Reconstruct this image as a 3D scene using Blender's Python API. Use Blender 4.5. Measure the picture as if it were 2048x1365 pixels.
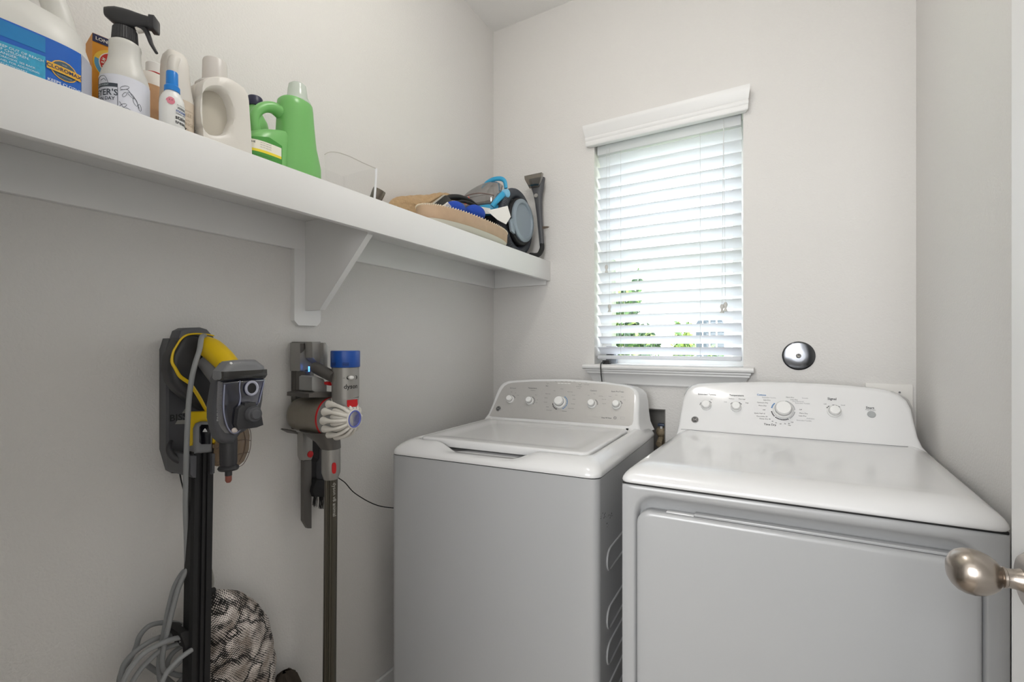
import bpy, bmesh, math, random
from mathutils import Vector, Matrix
random.seed(7)
PI = math.pi
for o in list(bpy.data.objects): bpy.data.objects.remove(o)
S = bpy.context.scene
COL = S.collection

# ------------------------------------------------------------------ camera
CAMZ = 1.2
YAW = math.radians(30.3)
FPX = 921.0
cd = bpy.data.cameras.new('camera'); cam = bpy.data.objects.new('camera', cd); COL.objects.link(cam)
cam.location = (0, 0, CAMZ); cam.rotation_euler = (PI/2, 0, YAW)
cd.sensor_width = 36; cd.lens = 36*FPX/2048; cd.shift_y = 8/2048; cd.clip_start = 0.02
S.camera = cam
S.view_settings.view_transform = 'Standard'; S.view_settings.look = 'None'
S.view_settings.exposure = 0.25; S.view_settings.gamma = 1.0; S.view_settings.use_curve_mapping = False

# ------------------------------------------------------------------ sky
W = bpy.data.worlds.new('sky'); S.world = W; W.use_nodes = True
nt = W.node_tree; bg = nt.nodes['Background']
bg.inputs[0].default_value = (0.90, 0.95, 1.0, 1); bg.inputs[1].default_value = 8.0

# ------------------------------------------------------------------ lights
def area(name, loc, rot, sx, sy, power, color=(1, 1, 1)):
    l = bpy.data.lights.new(name, 'AREA'); l.shape = 'RECTANGLE'; l.size = sx; l.size_y = sy
    l.energy = power; l.color = color
    o = bpy.data.objects.new(name, l); COL.objects.link(o); o.location = loc; o.rotation_euler = rot
    return o
# (the ceiling lamp is the glowing globe built further down: it is a mesh light)
area('hall_fill_light', (-0.25, -1.40, 1.60), (math.radians(88), 0, 0), 1.1, 1.3, 38.0, (0.975, 0.985, 1.0))  # unseen soft panel added behind the doorway as fill light

GLOBE = 23.0     # glow of the ceiling lamp's globe

# ------------------------------------------------------------------ materials
def lin(c): return tuple(((x/255)/12.92 if x/255 <= 0.04045 else ((x/255+0.055)/1.055)**2.4) for x in c)
MATS = {}
def mat(name, rgb, rough=0.5, metal=0.0, noise=0.0, nscale=20, bump=0.0, bscale=200, trans=0.0, emit=0.0,
        coat=0.0, spec=0.5, alpha=1.0, sub=0.0, bdist=0.002, aniso=None):
    if name in MATS: return MATS[name]
    m = bpy.data.materials.new(name); m.use_nodes = True
    n = m.node_tree.nodes; L = m.node_tree.links; b = n['Principled BSDF']
    c = (*lin(rgb), 1)
    b.inputs['Base Color'].default_value = c
    b.inputs['Roughness'].default_value = rough; b.inputs['Metallic'].default_value = metal
    b.inputs['Specular IOR Level'].default_value = spec
    b.inputs['Coat Weight'].default_value = coat; b.inputs['Coat Roughness'].default_value = 0.08
    b.inputs['Transmission Weight'].default_value = trans; b.inputs['Alpha'].default_value = alpha
    b.inputs['Subsurface Weight'].default_value = 0
    if emit: b.inputs['Emission Color'].default_value = c; b.inputs['Emission Strength'].default_value = emit
    tc = n.new('ShaderNodeTexCoord')
    if noise > 0:
        t = n.new('ShaderNodeTexNoise'); t.inputs['Scale'].default_value = nscale; t.inputs['Detail'].default_value = 4
        L.new(tc.outputs['Object'], t.inputs['Vector'])
        mx = n.new('ShaderNodeMix'); mx.data_type = 'RGBA'
        mx.inputs[6].default_value = tuple(min(1, v*(1-noise)) for v in c[:3])+(1,)
        mx.inputs[7].default_value = tuple(min(1, v*(1+noise)) for v in c[:3])+(1,)
        L.new(t.outputs['Fac'], mx.inputs[0]); L.new(mx.outputs[2], b.inputs['Base Color'])
    if bump > 0:
        t = n.new('ShaderNodeTexNoise'); t.inputs['Scale'].default_value = bscale; t.inputs['Detail'].default_value = 3
        L.new(tc.outputs['Object'], t.inputs['Vector'])
        bp = n.new('ShaderNodeBump'); bp.inputs['Strength'].default_value = bump; bp.inputs['Distance'].default_value = bdist
        L.new(t.outputs['Fac'], bp.inputs['Height']); L.new(bp.outputs[0], b.inputs['Normal'])
    MATS[name] = m
    return m
def clearmat(name, rgb, tint=0.9, gloss=0.15, rough=0.05):
    m = bpy.data.materials.new(name); m.use_nodes = True; n = m.node_tree.nodes; L = m.node_tree.links
    n.remove(n['Principled BSDF']); out = n['Material Output']
    t = n.new('ShaderNodeBsdfTransparent'); t.inputs[0].default_value = (*[v*tint for v in lin(rgb)], 1)
    g = n.new('ShaderNodeBsdfGlossy'); g.inputs['Roughness'].default_value = rough
    lw = n.new('ShaderNodeLayerWeight'); lw.inputs[0].default_value = 0.35
    ml = n.new('ShaderNodeMath'); ml.operation = 'MULTIPLY_ADD'; ml.inputs[1].default_value = gloss*3; ml.inputs[2].default_value = gloss*0.3
    ml.use_clamp = True
    L.new(lw.outputs['Facing'], ml.inputs[0])
    mx = n.new('ShaderNodeMixShader'); L.new(ml.outputs[0], mx.inputs[0]); L.new(t.outputs[0], mx.inputs[1]); L.new(g.outputs[0], mx.inputs[2])
    L.new(mx.outputs[0], out.inputs[0]); MATS[name] = m
    return m
def milky(name, rgb, amount=0.3, rough=0.35):
    """plastic that lets some light through"""
    m = bpy.data.materials.new(name); m.use_nodes = True; n = m.node_tree.nodes; L = m.node_tree.links
    b = n['Principled BSDF']; b.inputs['Base Color'].default_value = (*lin(rgb), 1); b.inputs['Roughness'].default_value = rough
    t = n.new('ShaderNodeBsdfTranslucent'); t.inputs[0].default_value = (*lin(rgb), 1)
    mx = n.new('ShaderNodeMixShader'); mx.inputs[0].default_value = amount
    L.new(b.outputs[0], mx.inputs[1]); L.new(t.outputs[0], mx.inputs[2]); L.new(mx.outputs[0], n['Material Output'].inputs[0])
    MATS[name] = m
    return m
wallm = mat('wall_paint', (222, 220, 217), 0.75, bump=0.5, bscale=170, bdist=0.003, spec=0.3)
ceilm = mat('ceiling_paint', (238, 237, 235), 0.8, bump=0.35, bscale=170, bdist=0.003, spec=0.3)
trimm = mat('trim_paint', (232, 232, 231), 0.38, spec=0.5)
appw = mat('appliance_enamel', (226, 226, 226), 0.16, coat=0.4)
appb = mat('shaded_enamel', (176, 177, 178), 0.24, coat=0.2)  # white enamel greyed: shade on the cabinet fronts put into the colour
darkgap = mat('dark_rubber', (28, 28, 28), 0.7)
silver = mat('console_silver', (190, 188, 185), 0.33, metal=0.25, noise=0.03, nscale=60)
chrome = mat('chrome', (205, 205, 205), 0.12, metal=1.0)
nickel = mat('brushed_nickel', (176, 167, 158), 0.26, metal=1.0, bump=0.05, bscale=400)
inkdark = mat('ink_grey', (70, 72, 75), 0.6)
inkblack = mat('ink_black', (32, 32, 34), 0.6)
inkblue = mat('ink_blue', (38, 120, 180), 0.6)
inklight = mat('ink_pale', (150, 152, 155), 0.6)
white = mat('white_plastic', (232, 232, 230), 0.35)
milk = milky('milky_plastic', (240, 239, 234), 0.25)
cream = milky('cream_plastic', (240, 236, 229), 0.2)
blk = mat('black_plastic', (48, 48, 51), 0.42)
dgrey = mat('dark_grey_plastic', (80, 81, 85), 0.45)
mgrey = mat('mid_grey_plastic', (122, 123, 126), 0.42)
dark = mat('soft_black_rubber', (22, 22, 24), 0.6)
yellow = mat('yellow_plastic', (226, 190, 20), 0.35)
steel = mat('vacuum_grey', (152, 150, 146), 0.34, metal=0.35)
steeld = mat('vacuum_dark_grey', (98, 95, 92), 0.38, metal=0.3)
red = mat('red_plastic', (196, 22, 28), 0.35)
blue = mat('blue_plastic', (24, 78, 165), 0.3)
purple = mat('violet_blue_plastic', (98, 108, 190), 0.3)
offw = mat('off_white_plastic', (224, 220, 212), 0.4)
binm = mat('dusty_bin_plastic', (134, 127, 115), 0.35, noise=0.16, nscale=45)
cleart = clearmat('clear_plastic', (255, 255, 255), 0.995, 0.03)
tankt = clearmat('tank_plastic', (228, 226, 226), 0.86, 0.22)
clearb = clearmat('smoky_blue_clear_plastic', (176, 180, 205), 0.9, 0.25)
cleardome = clearmat('smoky_brown_clear_plastic', (214, 200, 184), 0.9, 0.08)
glassm = clearmat('window_glass', (250, 252, 252), 0.98, 0.06, 0.0)

# ------------------------------------------------------------------ pixel rays (distance always given by a real plane)
FW = Vector((-math.sin(YAW), math.cos(YAW), 0)); RT = Vector((math.cos(YAW), math.sin(YAW), 0)); CP = Vector((0, 0, CAMZ))
def ray(px, py): return FW + RT*((px-1024)/FPX) + Vector((0, 0, (690.5-py)/FPX))
def at(px, py, X=None, Y=None, Z=None):
    d = ray(px, py)
    t = X/d.x if X is not None else Y/d.y if Y is not None else (Z-CAMZ)/d.z
    return CP + d*t
def on_plane(px, py, O, N):
    d = ray(px, py); return CP + d*((O-CP).dot(N)/d.dot(N))

# ------------------------------------------------------------------ mesh builder
def catmull(pts, n=6, closed=False):
    P = [Vector(p) for p in pts]; out = []; m = len(P)
    for i in range(m if closed else m-1):
        p0 = P[(i-1) % m] if closed or i > 0 else P[0]
        p1 = P[i]; p2 = P[(i+1) % m]; p3 = P[(i+2) % m] if closed or i+2 < m else P[-1]
        for k in range(n):
            t = k/n
            out.append(0.5*((2*p1)+(-p0+p2)*t+(2*p0-5*p1+4*p2-p3)*t*t+(-p0+3*p1-3*p2+p3)*t**3))
    if not closed: out.append(P[-1].copy())
    return out
def rrect(x0, x1, y0, y1, r, n=5):
    out = []
    for cx, cy, a in ((x1-r, y1-r, 0), (x0+r, y1-r, 90), (x0+r, y0+r, 180), (x1-r, y0+r, 270)):
        for k in range(n+1):
            t = math.radians(a+90*k/n); out.append((cx+r*math.cos(t), cy+r*math.sin(t)))
    return out
def circ(cx, cy, r, n=24, ry=None): return [(cx+r*math.cos(2*PI*k/n), cy+(ry or r)*math.sin(2*PI*k/n)) for k in range(n)]
class MB:
    def __init__(s, T=None): s.v = []; s.f = []; s.m = []; s.mats = []; s.T = T
    def mi(s, m):
        if m not in s.mats: s.mats.append(m)
        return s.mats.index(m)
    def add(s, vs, fs, m, T=True):
        o = len(s.v)
        for p in vs:
            p = Vector(p); s.v.append(s.T(p) if (s.T and T) else p)
        k = s.mi(m)
        for f in fs: s.f.append([i+o for i in f]); s.m.append(k)
        return s
    def addbm(s, bm, m, T=True):
        bm.verts.index_update()
        s.add([v.co.copy() for v in bm.verts], [[v.index for v in f.verts] for f in bm.faces], m, T); bm.free()
        return s
    def box(s, a, b, m, bev=0.0, seg=2, M=None):
        bm = bmesh.new(); bmesh.ops.create_cube(bm, size=1)
        a = Vector(a); b = Vector(b)
        for v in bm.verts: v.co = Vector([(a[i]+b[i])/2 + v.co[i]*(b[i]-a[i]) for i in range(3)])
        if bev > 0: bmesh.ops.bevel(bm, geom=bm.edges[:]+bm.verts[:], offset=bev, segments=seg, affect='EDGES', profile=0.5)
        if M is not None: bmesh.ops.transform(bm, matrix=M, verts=bm.verts)
        return s.addbm(bm, m)
    def ext(s, poly, frame, d0, d1, m, bev=0.0, seg=2):
        """polygon (u,v) in frame (O,U,V,N) thickened from d0 to d1 along N"""
        O, U, V, N = [Vector(q) for q in frame]
        bm = bmesh.new()
        lo = [bm.verts.new(O+U*p[0]+V*p[1]+N*d0) for p in poly]; hi = [bm.verts.new(O+U*p[0]+V*p[1]+N*d1) for p in poly]
        n = len(poly); bm.faces.new(lo[::-1]); top = bm.faces.new(hi)
        for i in range(n): bm.faces.new((lo[i], lo[(i+1) % n], hi[(i+1) % n], hi[i]))
        bmesh.ops.recalc_face_normals(bm, faces=bm.faces[:])
        if bev > 0:
            bm.faces.ensure_lookup_table()
            es = list(set(top.edges[:]))
            bmesh.ops.bevel(bm, geom=es, offset=bev, segments=seg, affect='EDGES', profile=0.5)
        return s.addbm(bm, m)
    def yz(s, pix, x0, x1, m, bev=0.0, seg=2):
        """outline read off the photo on the plane X = x1, given thickness back to x0"""
        pts = [at(px, py, X=x1) for px, py in pix]
        return s.ext([(p.y, p.z) for p in pts], ((0, 0, 0), (0, 1, 0), (0, 0, 1), (1, 0, 0)), x0, x1, m, bev, seg)
    def loft(s, rings, m, caps=True, closed=True, T=True):
        n = len(rings[0]); vs = [p for r in rings for p in r]; fs = []
        for i in range(len(rings)-1):
            for k in range(n if closed else n-1):
                a = i*n+k; b = i*n+(k+1) % n; fs.append((a, b, b+n, a+n))
        if caps: fs.append(tuple(range(n))[::-1]); fs.append(tuple((len(rings)-1)*n+k for k in range(n)))
        return s.add(vs, fs, m, T)
    def lathe(s, prof, O, A, m, seg=28, caps=True, T=True):
        O = Vector(O); A = Vector(A).normalized(); U = A.orthogonal().normalized(); V = A.cross(U)
        return s.loft([[O+A*h+(U*math.cos(2*PI*k/seg)+V*math.sin(2*PI*k/seg))*max(r, 1e-5) for k in range(seg)] for r, h in prof], m, caps, T=T)
    def cyl(s, p, q, r, m, r2=None, seg=20):
        p = Vector(p); q = Vector(q); return s.lathe([(r, 0), (r if r2 is None else r2, (q-p).length)], p, q-p, m, seg)
    def tube(s, path, r, m, seg=10, closed=False, sm=6, flat=1.0, up=None):
        P = catmull(path, sm, closed) if sm else [Vector(p) for p in path]
        n = len(P); rr = r if isinstance(r, (list, tuple)) else [r]*len(path)
        def rad(i):
            t = i/(n-1)*(len(rr)-1); a = int(t); b = min(a+1, len(rr)-1); return rr[a]*(1-(t-a))+rr[b]*(t-a)
        rings = []; U = None
        for i in range(n):
            t = (P[(i+1) % n]-P[i-1]) if closed else (P[min(i+1, n-1)]-P[max(i-1, 0)])
            t = t.normalized() if t.length > 1e-9 else Vector((0, 0, 1))
            if up is not None: U = (Vector(up)-t*Vector(up).dot(t)).normalized()
            elif U is None: U = t.orthogonal().normalized()
            else: U = (U-t*U.dot(t)).normalized()
            V = t.cross(U); q = rad(i)
            rings.append([P[i]+U*math.cos(2*PI*k/seg)*q*flat+V*math.sin(2*PI*k/seg)*q for k in range(seg)])
        if closed: rings.append(rings[0]); return s.loft(rings, m, caps=False)
        return s.loft(rings, m)
    def ball(s, c, r, m, seg=20, rings=12, fn=None):
        rx, ry, rz = r if isinstance(r, (tuple, list)) else (r, r, r); R = []
        for i in range(rings+1):
            a = -PI/2+PI*i/rings
            ring = []
            for k in range(seg):
                b = 2*PI*k/seg; d = Vector((math.cos(a)*math.cos(b), math.cos(a)*math.sin(b), math.sin(a)))
                q = 1+(fn(d) if fn else 0); ring.append(Vector(c)+Vector((d.x*rx*q, d.y*ry*q, d.z*rz*q)))
            R.append(ring)
        return s.loft(R, m, caps=False)
    def text(s, body, size, fn, m, align='CENTER', bold=False):
        vs, fs = text_geo(body, size, align, bold)
        return s.add([fn(x, y) for x, y in vs], fs, m, T=False)
    def ring_text(s, body, size, O, U, V, rad, start, step, m):
        for i, ch in enumerate(body):
            a = math.radians(start-step*i); c = O+U*math.cos(a)*rad+V*math.sin(a)*rad
            T = U*math.sin(a)-V*math.cos(a); R = U*math.cos(a)+V*math.sin(a)
            s.text(ch, size, lambda x, y, c=c, T=T, R=R: c+T*x+R*y, m)
        return s
    def build(s, name, parent=None, thing=None, origin=None, angle=38, flat=False):
        me = bpy.data.meshes.new(name)
        O = Vector(ORG[parent]) if parent is not None else (Vector(origin) if origin is not None else Vector((0, 0, 0)))
        me.from_pydata([v-O for v in s.v], [], s.f)
        for m in s.mats: me.materials.append(m)
        for p, k in zip(me.polygons, s.m): p.material_index = k
        if flat:
            o = bpy.data.objects.new(name, me); COL.objects.link(o); ORG[o] = O; o.location = O; return o
        bm = bmesh.new(); bm.from_mesh(me)
        bmesh.ops.remove_doubles(bm, verts=bm.verts, dist=1e-6)
        bmesh.ops.recalc_face_normals(bm, faces=bm.faces[:])
        ang = math.radians(angle)
        for f in bm.faces: f.smooth = True
        for e in bm.edges:
            if len(e.link_faces) == 2 and e.calc_face_angle(0) > ang: e.smooth = False
        bm.to_mesh(me); bm.free()
        o = bpy.data.objects.new(name, me); COL.objects.link(o)
        if parent is not None: o.parent = parent
        else: o.location = O
        ORG[o] = O
        return o
ORG = {}
TX = {}
def text_geo(body, size, align='CENTER', bold=False):
    key = (body, align, bold)
    if key not in TX:
        cu = bpy.data.curves.new('t', 'FONT'); cu.body = body; cu.size = 1; cu.align_x = align; cu.align_y = 'CENTER'; cu.resolution_u = 2
        if bold: cu.offset = 0.018
        ob = bpy.data.objects.new('t', cu); COL.objects.link(ob)
        me = bpy.data.meshes.new_from_object(ob)
        TX[key] = ([(v.co.x, v.co.y) for v in me.vertices], [tuple(p.vertices) for p in me.polygons])
        bpy.data.objects.remove(ob); bpy.data.curves.remove(cu); bpy.data.meshes.remove(me)
    vs, fs = TX[key]
    return [(x*size, y*size) for x, y in vs], fs
def tag(o, label=None, cat=None, group=None, kind=None):
    if label: o['label'] = label
    if cat: o['category'] = cat
    if group: o['group'] = group
    if kind: o['kind'] = kind
    return o
def thing(name, loc, label, cat, group=None, kind=None):
    o = bpy.data.objects.new(name, None); COL.objects.link(o); o.location = loc; o.empty_display_size = 0.05
    ORG[o] = Vector(loc); return tag(o, label, cat, group, kind)
def dup(root, delta):
    r = root.copy(); COL.objects.link(r); r.location = Vector(root.location)+Vector(delta)
    for ch in list(root.children):
        c = ch.copy(); COL.objects.link(c); c.parent = r
        for g in list(ch.children):
            d = g.copy(); COL.objects.link(d); d.parent = c
    return r
def struct(o): o['kind'] = 'structure'; return o

# ================================================================== ROOM
WX, WR, WB, CZ = -1.247, 0.378, 1.95, 2.771
FZ = -0.088      # floor level
def wall_cells(mb, u0, u1, z0, z1, holes, mk, m):
    us = sorted({u0, u1, *[h[0] for h in holes], *[h[1] for h in holes]}); zs = sorted({z0, z1, *[h[2] for h in holes], *[h[3] for h in holes]})
    for a, b in zip(us, us[1:]):
        for c, d in zip(zs, zs[1:]):
            cu, cz = (a+b)/2, (c+d)/2
            if any(h[0] < cu < h[1] and h[2] < cz < h[3] for h in holes): continue
            mk(mb, a, b, c, d, m)
OPX0, OPX1, OPZ0, OPZ1 = -0.716, -0.124, 1.096, 2.10
mb = MB()
wall_cells(mb, WX-0.12, WR+0.12, FZ, CZ, [(OPX0, OPX1, OPZ0, OPZ1), (-0.62, -0.410, 0.72, 0.935)],
           lambda q, a, b, c, d, m: q.box((a, WB, c), (b, WB+0.17, d), m), wallm)
struct(mb.build('wall_back', flat=True))
struct(MB().box((WX-0.12, -0.12, FZ), (WX, WB, CZ), wallm).build('wall_left'))
struct(MB().box((WR, -0.12, FZ), (WR+0.12, WB, CZ), wallm).build('wall_right'))
mb = MB()
wall_cells(mb, WX, WR, FZ, CZ, [(-0.56, 0.27, -1, 2.06)], lambda q, a, b, c, d, m: q.box((a, -0.12, c), (b, 0, d), m), wallm)
struct(mb.build('wall_front', flat=True))
struct(MB().box((WX-0.12, -1.6, CZ), (WR+0.3, WB+0.17, CZ+0.1), ceilm).build('ceiling'))
floorm = mat('floor_tile', (168, 158, 146), 0.45, noise=0.12, nscale=8)
struct(MB().box((WX-0.12, -1.6, FZ-0.1), (WR+0.3, WB+0.17, FZ), floorm).build('floor'))
struct(MB().box((WX-0.12, -1.6, FZ), (WR+0.3, -1.5, CZ), wallm).build('wall_hall'))
struct(MB().box((-1.367, -1.5, FZ), (-1.25, -0.12, CZ), wallm).build('wall_hall_left'))
struct(MB().box((0.56, -1.5, FZ), (0.678, -0.12, CZ), wallm).build('wall_hall_right'))
# doorway casing
mb = MB()
for a, b in ((-0.63, -0.56), (0.27, 0.34)): mb.box((a, 0.0, FZ), (b, 0.016, 2.13), trimm, 0.003)
mb.box((-0.63, 0, 2.06), (0.34, 0.018, 2.13), trimm, 0.003)
struct(mb.build('trim_1'))
def baseboard(name, a, b):
    struct(MB().box(a, b, trimm, 0.004).build(name))
baseboard('baseboard_left', (WX, 0.0, FZ), (WX+0.014, WB, FZ+0.093))
baseboard('baseboard_back', (WX+0.014, WB-0.014, FZ), (WR-0.014, WB, FZ+0.093))
baseboard('baseboard_right', (WR-0.014, 0.0, FZ), (WR, WB, FZ+0.093))

# ------------------------------------------------------------------ window
win = thing('window_1', (-0.42, 2.06, 1.1), None, None, kind='structure')
mb = MB()
y0, y1 = 2.055, 2.12
mb.box((OPX0, y0, OPZ0), (OPX0+0.045, y1, OPZ1), trimm); mb.box((OPX1-0.045, y0, OPZ0), (OPX1, y1, OPZ1), trimm)
mb.box((OPX0+0.045, y0, OPZ0), (OPX1-0.045, y1, OPZ0+0.05), trimm); mb.box((OPX0+0.045, y0, OPZ1-0.045), (OPX1-0.045, y1, OPZ1), trimm)
mb.build('window_frame', win)
mb = MB()
mb.box((OPX0+0.045, 2.07, 1.60), (OPX1-0.045, 2.10, 1.632), trimm, 0.003)
mb.build('meeting_rail', win)
MB().box((OPX0+0.0445, 2.085, OPZ0+0.0495), (OPX1-0.0445, 2.089, 1.60), glassm).build('glass_pane', win)
MB().box((OPX0+0.0445, 2.085, 1.632), (OPX1-0.0445, 2.089, OPZ1-0.0445), glassm).build('glass_pane', win)
mb = MB()
mb.box((OPX0+0.004, 1.94, OPZ0+0.001), (OPX1-0.004, 2.054, 1.1165), trimm, 0.002)
# nosing with ears, rounded front edge
mb.ext([(1.949, 1.1165), (1.905, 1.1165), (1.897, 1.113), (1.894, 1.106), (1.897, 1.099), (1.905, 1.0955), (1.949, 1.0955)],
       ((0, 0, 0), (0, 1, 0), (0, 0, 1), (1, 0, 0)), -0.752, -0.0865, trimm)
# crown shaped apron with mitred ends
prof = [(0.0, 1.0955), (0.040, 1.0955), (0.040, 1.090), (0.034, 1.084), (0.034, 1.079), (0.027, 1.074), (0.020, 1.060), (0.012, 1.044), (0.012, 1.035), (0.008, 1.030), (0.0, 1.030)]
rings = []
for sx, ex in ((-1, -0.708), (1, -0.130)):
    rings.append([Vector((ex+sx*(d*0.85), WB-d-0.0005, z)) for d, z in prof])
mb.loft(rings, trimm)
struct(mb.build('trim_2'))

# ------------------------------------------------------------------ entry door with knob, standing open along the right wall
door = thing('door_1', (0.272, 0.03, FZ), None, None, kind='structure')
DX0, DX1, DY0, DY1 = 0.258, 0.293, 0.035, 0.842
mb = MB(); mb.box((DX0+0.004, DY0, FZ+0.012), (DX1-0.004, DY1, 2.035), trimm, 0.0015)
for xa, xb in ((DX0, DX0+0.0045), (DX1-0.0045, DX1)):
    for (a, b, c, d) in ((DY0, DY0+0.11, FZ+.012, 2.035), (DY1-0.11, DY1, FZ+.012, 2.035), (DY0+.11, DY1-.11, FZ+.012, .24), (DY0+.11, DY1-.11, .80, .93), (DY0+.11, DY1-.11, 1.91, 2.035)):
        mb.box((xa, a, c), (xb, b, d), trimm)
mb.build('door_panel', door)
KY, KZ = 0.775, 0.921
mb = MB(); mb.lathe([(0.001, 0.012), (0.016, 0.0125), (0.029, 0.010), (0.033, 0.005), (0.033, 0)], (DX0, KY, KZ), (-1, 0, 0), nickel, 36); mb.build('knob_rose', door)
mb = MB()
mb.lathe([(0.0165, 0.006), (0.0135, 0.012), (0.0115, 0.018), (0.011, 0.024), (0.0112, 0.0255), (0.0122, 0.0262), (0.0122, 0.0285), (0.0110, 0.0292), (0.0130, 0.0305),
          (0.0178, 0.034), (0.0225, 0.040), (0.0258, 0.047), (0.0272, 0.055), (0.0264, 0.0625), (0.0236, 0.069), (0.0185, 0.0742), (0.0115, 0.0777), (0.004, 0.0792), (0.0002, 0.0794)], (DX0, KY, KZ), (-1, 0, 0), nickel, 48)
k = mb.build('door_knob', door)
mb = MB(); mb.box((DX0+0.006, DY1, 0.88), (DX1-0.006, DY1+0.0015, 0.96), nickel, 0.0005); mb.build('latch_plate', door)

# ceiling lamp (out of frame, it lights the room)
LPX, LPY, LPZ = -0.47, 0.78, 2.50
t = thing('ceiling_lamp', (LPX, LPY, CZ-0.005), 'white globe ceiling lamp over the middle of the room', 'lamp')
MB().lathe([(0.075, 0), (0.075, -0.018), (0.06, -0.026), (0.02, -0.028), (0.02, LPZ+0.102-CZ)], (LPX, LPY, CZ), (0, 0, 1), trimm, 40).build('base', t)
MB().ball((LPX, LPY, LPZ), 0.10, mat('lamp_globe', (255, 251, 246), 0.5, emit=GLOBE), 32, 20).build('globe', t)

# round chrome cover on the back wall
t = thing('wall_cover_plate', (0.054, WB, 1.1612), 'round chrome cover plate with a centre screw on the back wall', 'cover plate')
MB().lathe([(0.0515, 0), (0.0515, -0.002), (0.049, -0.005), (0.046, -0.0058), (0.020, -0.0064), (0.001, -0.0066)], (0.054, WB, 1.1612), (0, 1, 0), mat('dark_chrome', (104, 106, 110), 0.14, metal=1.0), 48).build('disc', t)
MB().lathe([(0.0085, -0.0055), (0.0085, -0.0085), (0.006, -0.0105), (0.003, -0.0095), (0.0005, -0.008)], (0.054, WB, 1.1612), (0, 1, 0), chrome, 20).build('screw', t)
# painted blank plate by the corner
t = thing('wall_access_panel', (0.307, WB, 1.0), 'painted square access panel behind the dryer by the right corner', 'access panel')
MB().box((0.2452, WB-0.008, 0.90), (0.369, WB-0.0005, 1.0715), mat('panel_paint', (234, 232, 228), 0.5), 0.002).build('panel', t)
MB().lathe([(0.003, 0), (0.003, -0.002)], (0.335, WB-0.008, 1.045), (0, 1, 0), mgrey, 12).build('screw', t)
# recessed outlet box
t = thing('washer_outlet_box', (-0.515, WB, 0.72), 'grey recessed water outlet box in the wall between washer and dryer', 'outlet box')
gm = mat('dusty_grey_plastic', (124, 122, 118), 0.8, noise=0.25, nscale=30)
mb = MB(); mb.box((-0.618, WB+0.075, 0.722), (-0.412, WB+0.08, 0.933), gm)
mb.box((-0.6195, WB+0.001, 0.7205), (-0.616, WB+0.08, 0.9345), gm); mb.box((-0.414, WB+0.001, 0.7205), (-0.4105, WB+0.08, 0.9345), gm)
mb.box((-0.616, WB+0.001, 0.931), (-0.414, WB+0.08, 0.9345), gm); mb.box((-0.616, WB+0.001, 0.7205), (-0.414, WB+0.08, 0.724), gm)
mb.build('recess', t)
cr = mat('corroded_brass', (150, 136, 112), 0.8, noise=0.55, nscale=110, bump=0.8, bscale=200)
mb = MB(); mb.cyl((-0.436, WB+0.045, 0.724), (-0.436, WB+0.045, 0.83), 0.013, cr); mb.ball((-0.436, WB+0.04, 0.835), (0.021, 0.021, 0.022), cr); mb.cyl((-0.436, WB+0.045, 0.81), (-0.436, WB-0.004, 0.79), 0.012, cr); mb.build('valve', t)
mb = MB(); mb.box((-0.445, WB+0.015, 0.862), (-0.418, WB+0.035, 0.872), mat('blue_grey_handle', (60, 72, 95), 0.5), 0.002); mb.cyl((-0.433, WB+0.03, 0.85), (-0.433, WB+0.03, 0.866), 0.006, white); mb.build('valve_handle', t)

# ------------------------------------------------------------------ blind
t = thing('window_blind', (-0.42, 1.99, 1.12), 'white faux wood horizontal blind with open slats in the window', 'blind')
slatm = milky('slat_white', (236, 237, 240), 0.36, 0.4)
mb = MB()
vp = [(0.004, 2.0780), (0.040, 2.0790), (0.0455, 2.0830), (0.0470, 2.094), (0.0455, 2.098), (0.052, 2.104), (0.053, 2.111), (0.049, 2.115), (0.053, 2.119), (0.060, 2.132), (0.070, 2.146), (0.074, 2.156), (0.073, 2.1635), (0.004, 2.1635)]
rings = [[Vector((x+sg*d*0.25, WB-d*0.62, z)) for d, z in vp] for sg, x in ((-1, -0.735), (1, -0.117))]
mb.loft(rings, trimm); mb.build('valance', t)
SX0, SX1 = OPX0+0.008, OPX1-0.008
MB().box((SX0, 1.965, 2.045), (SX1, 2.01, 2.095), slatm, 0.002).build('head_rail', t)
nsl = 19; pitch = 0.04705; ztop = 2.0375
for i in range(nsl):
    z = ztop-pitch*i-0.0
    a = math.radians(38); w = 0.050; cy = 1.992
    rings = []
    prof2 = []
    for k in range(9):
        q = -0.5+k/8; h = 0.0032*(1-(2*q)**2)
        prof2.append((q*w, h+0.0013))
    for k in range(8, -1, -1):
        q = -0.5+k/8; h = 0.0032*(1-(2*q)**2); prof2.append((q*w, h-0.0013))
    pr = [(cy+u*math.cos(a)+v*math.sin(a), z-0.0 - (u)*math.sin(a)-w/2*math.sin(a)+v*math.cos(a)) for u, v in prof2]
    mb = MB(); mb.loft([[Vector((x, p, q)) for p, q in pr] for x in (SX0, SX1)], slatm)
    mb.build('slat', t)
zb = 1.148
MB().box((SX0, 1.968, zb-0.010), (SX1, 2.018, zb+0.006), slatm, 0.003).build('bottom_rail', t)
cordm = mat('cord_white', (214, 214, 214), 0.7)
for x in (OPX0+0.115, OPX1-0.155):
    mb = MB()
    for dy in (1.9655, 2.018): mb.cyl((x, dy, zb), (x, dy, 2.05), 0.0008, cordm, seg=6)
    mb.build('ladder_cord', t)
def pull(name, pts, r=0.001):
    mb = MB(); mb.tube(pts, r, cordm, 6, sm=4); o = mb.build(name, t); return o
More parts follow.
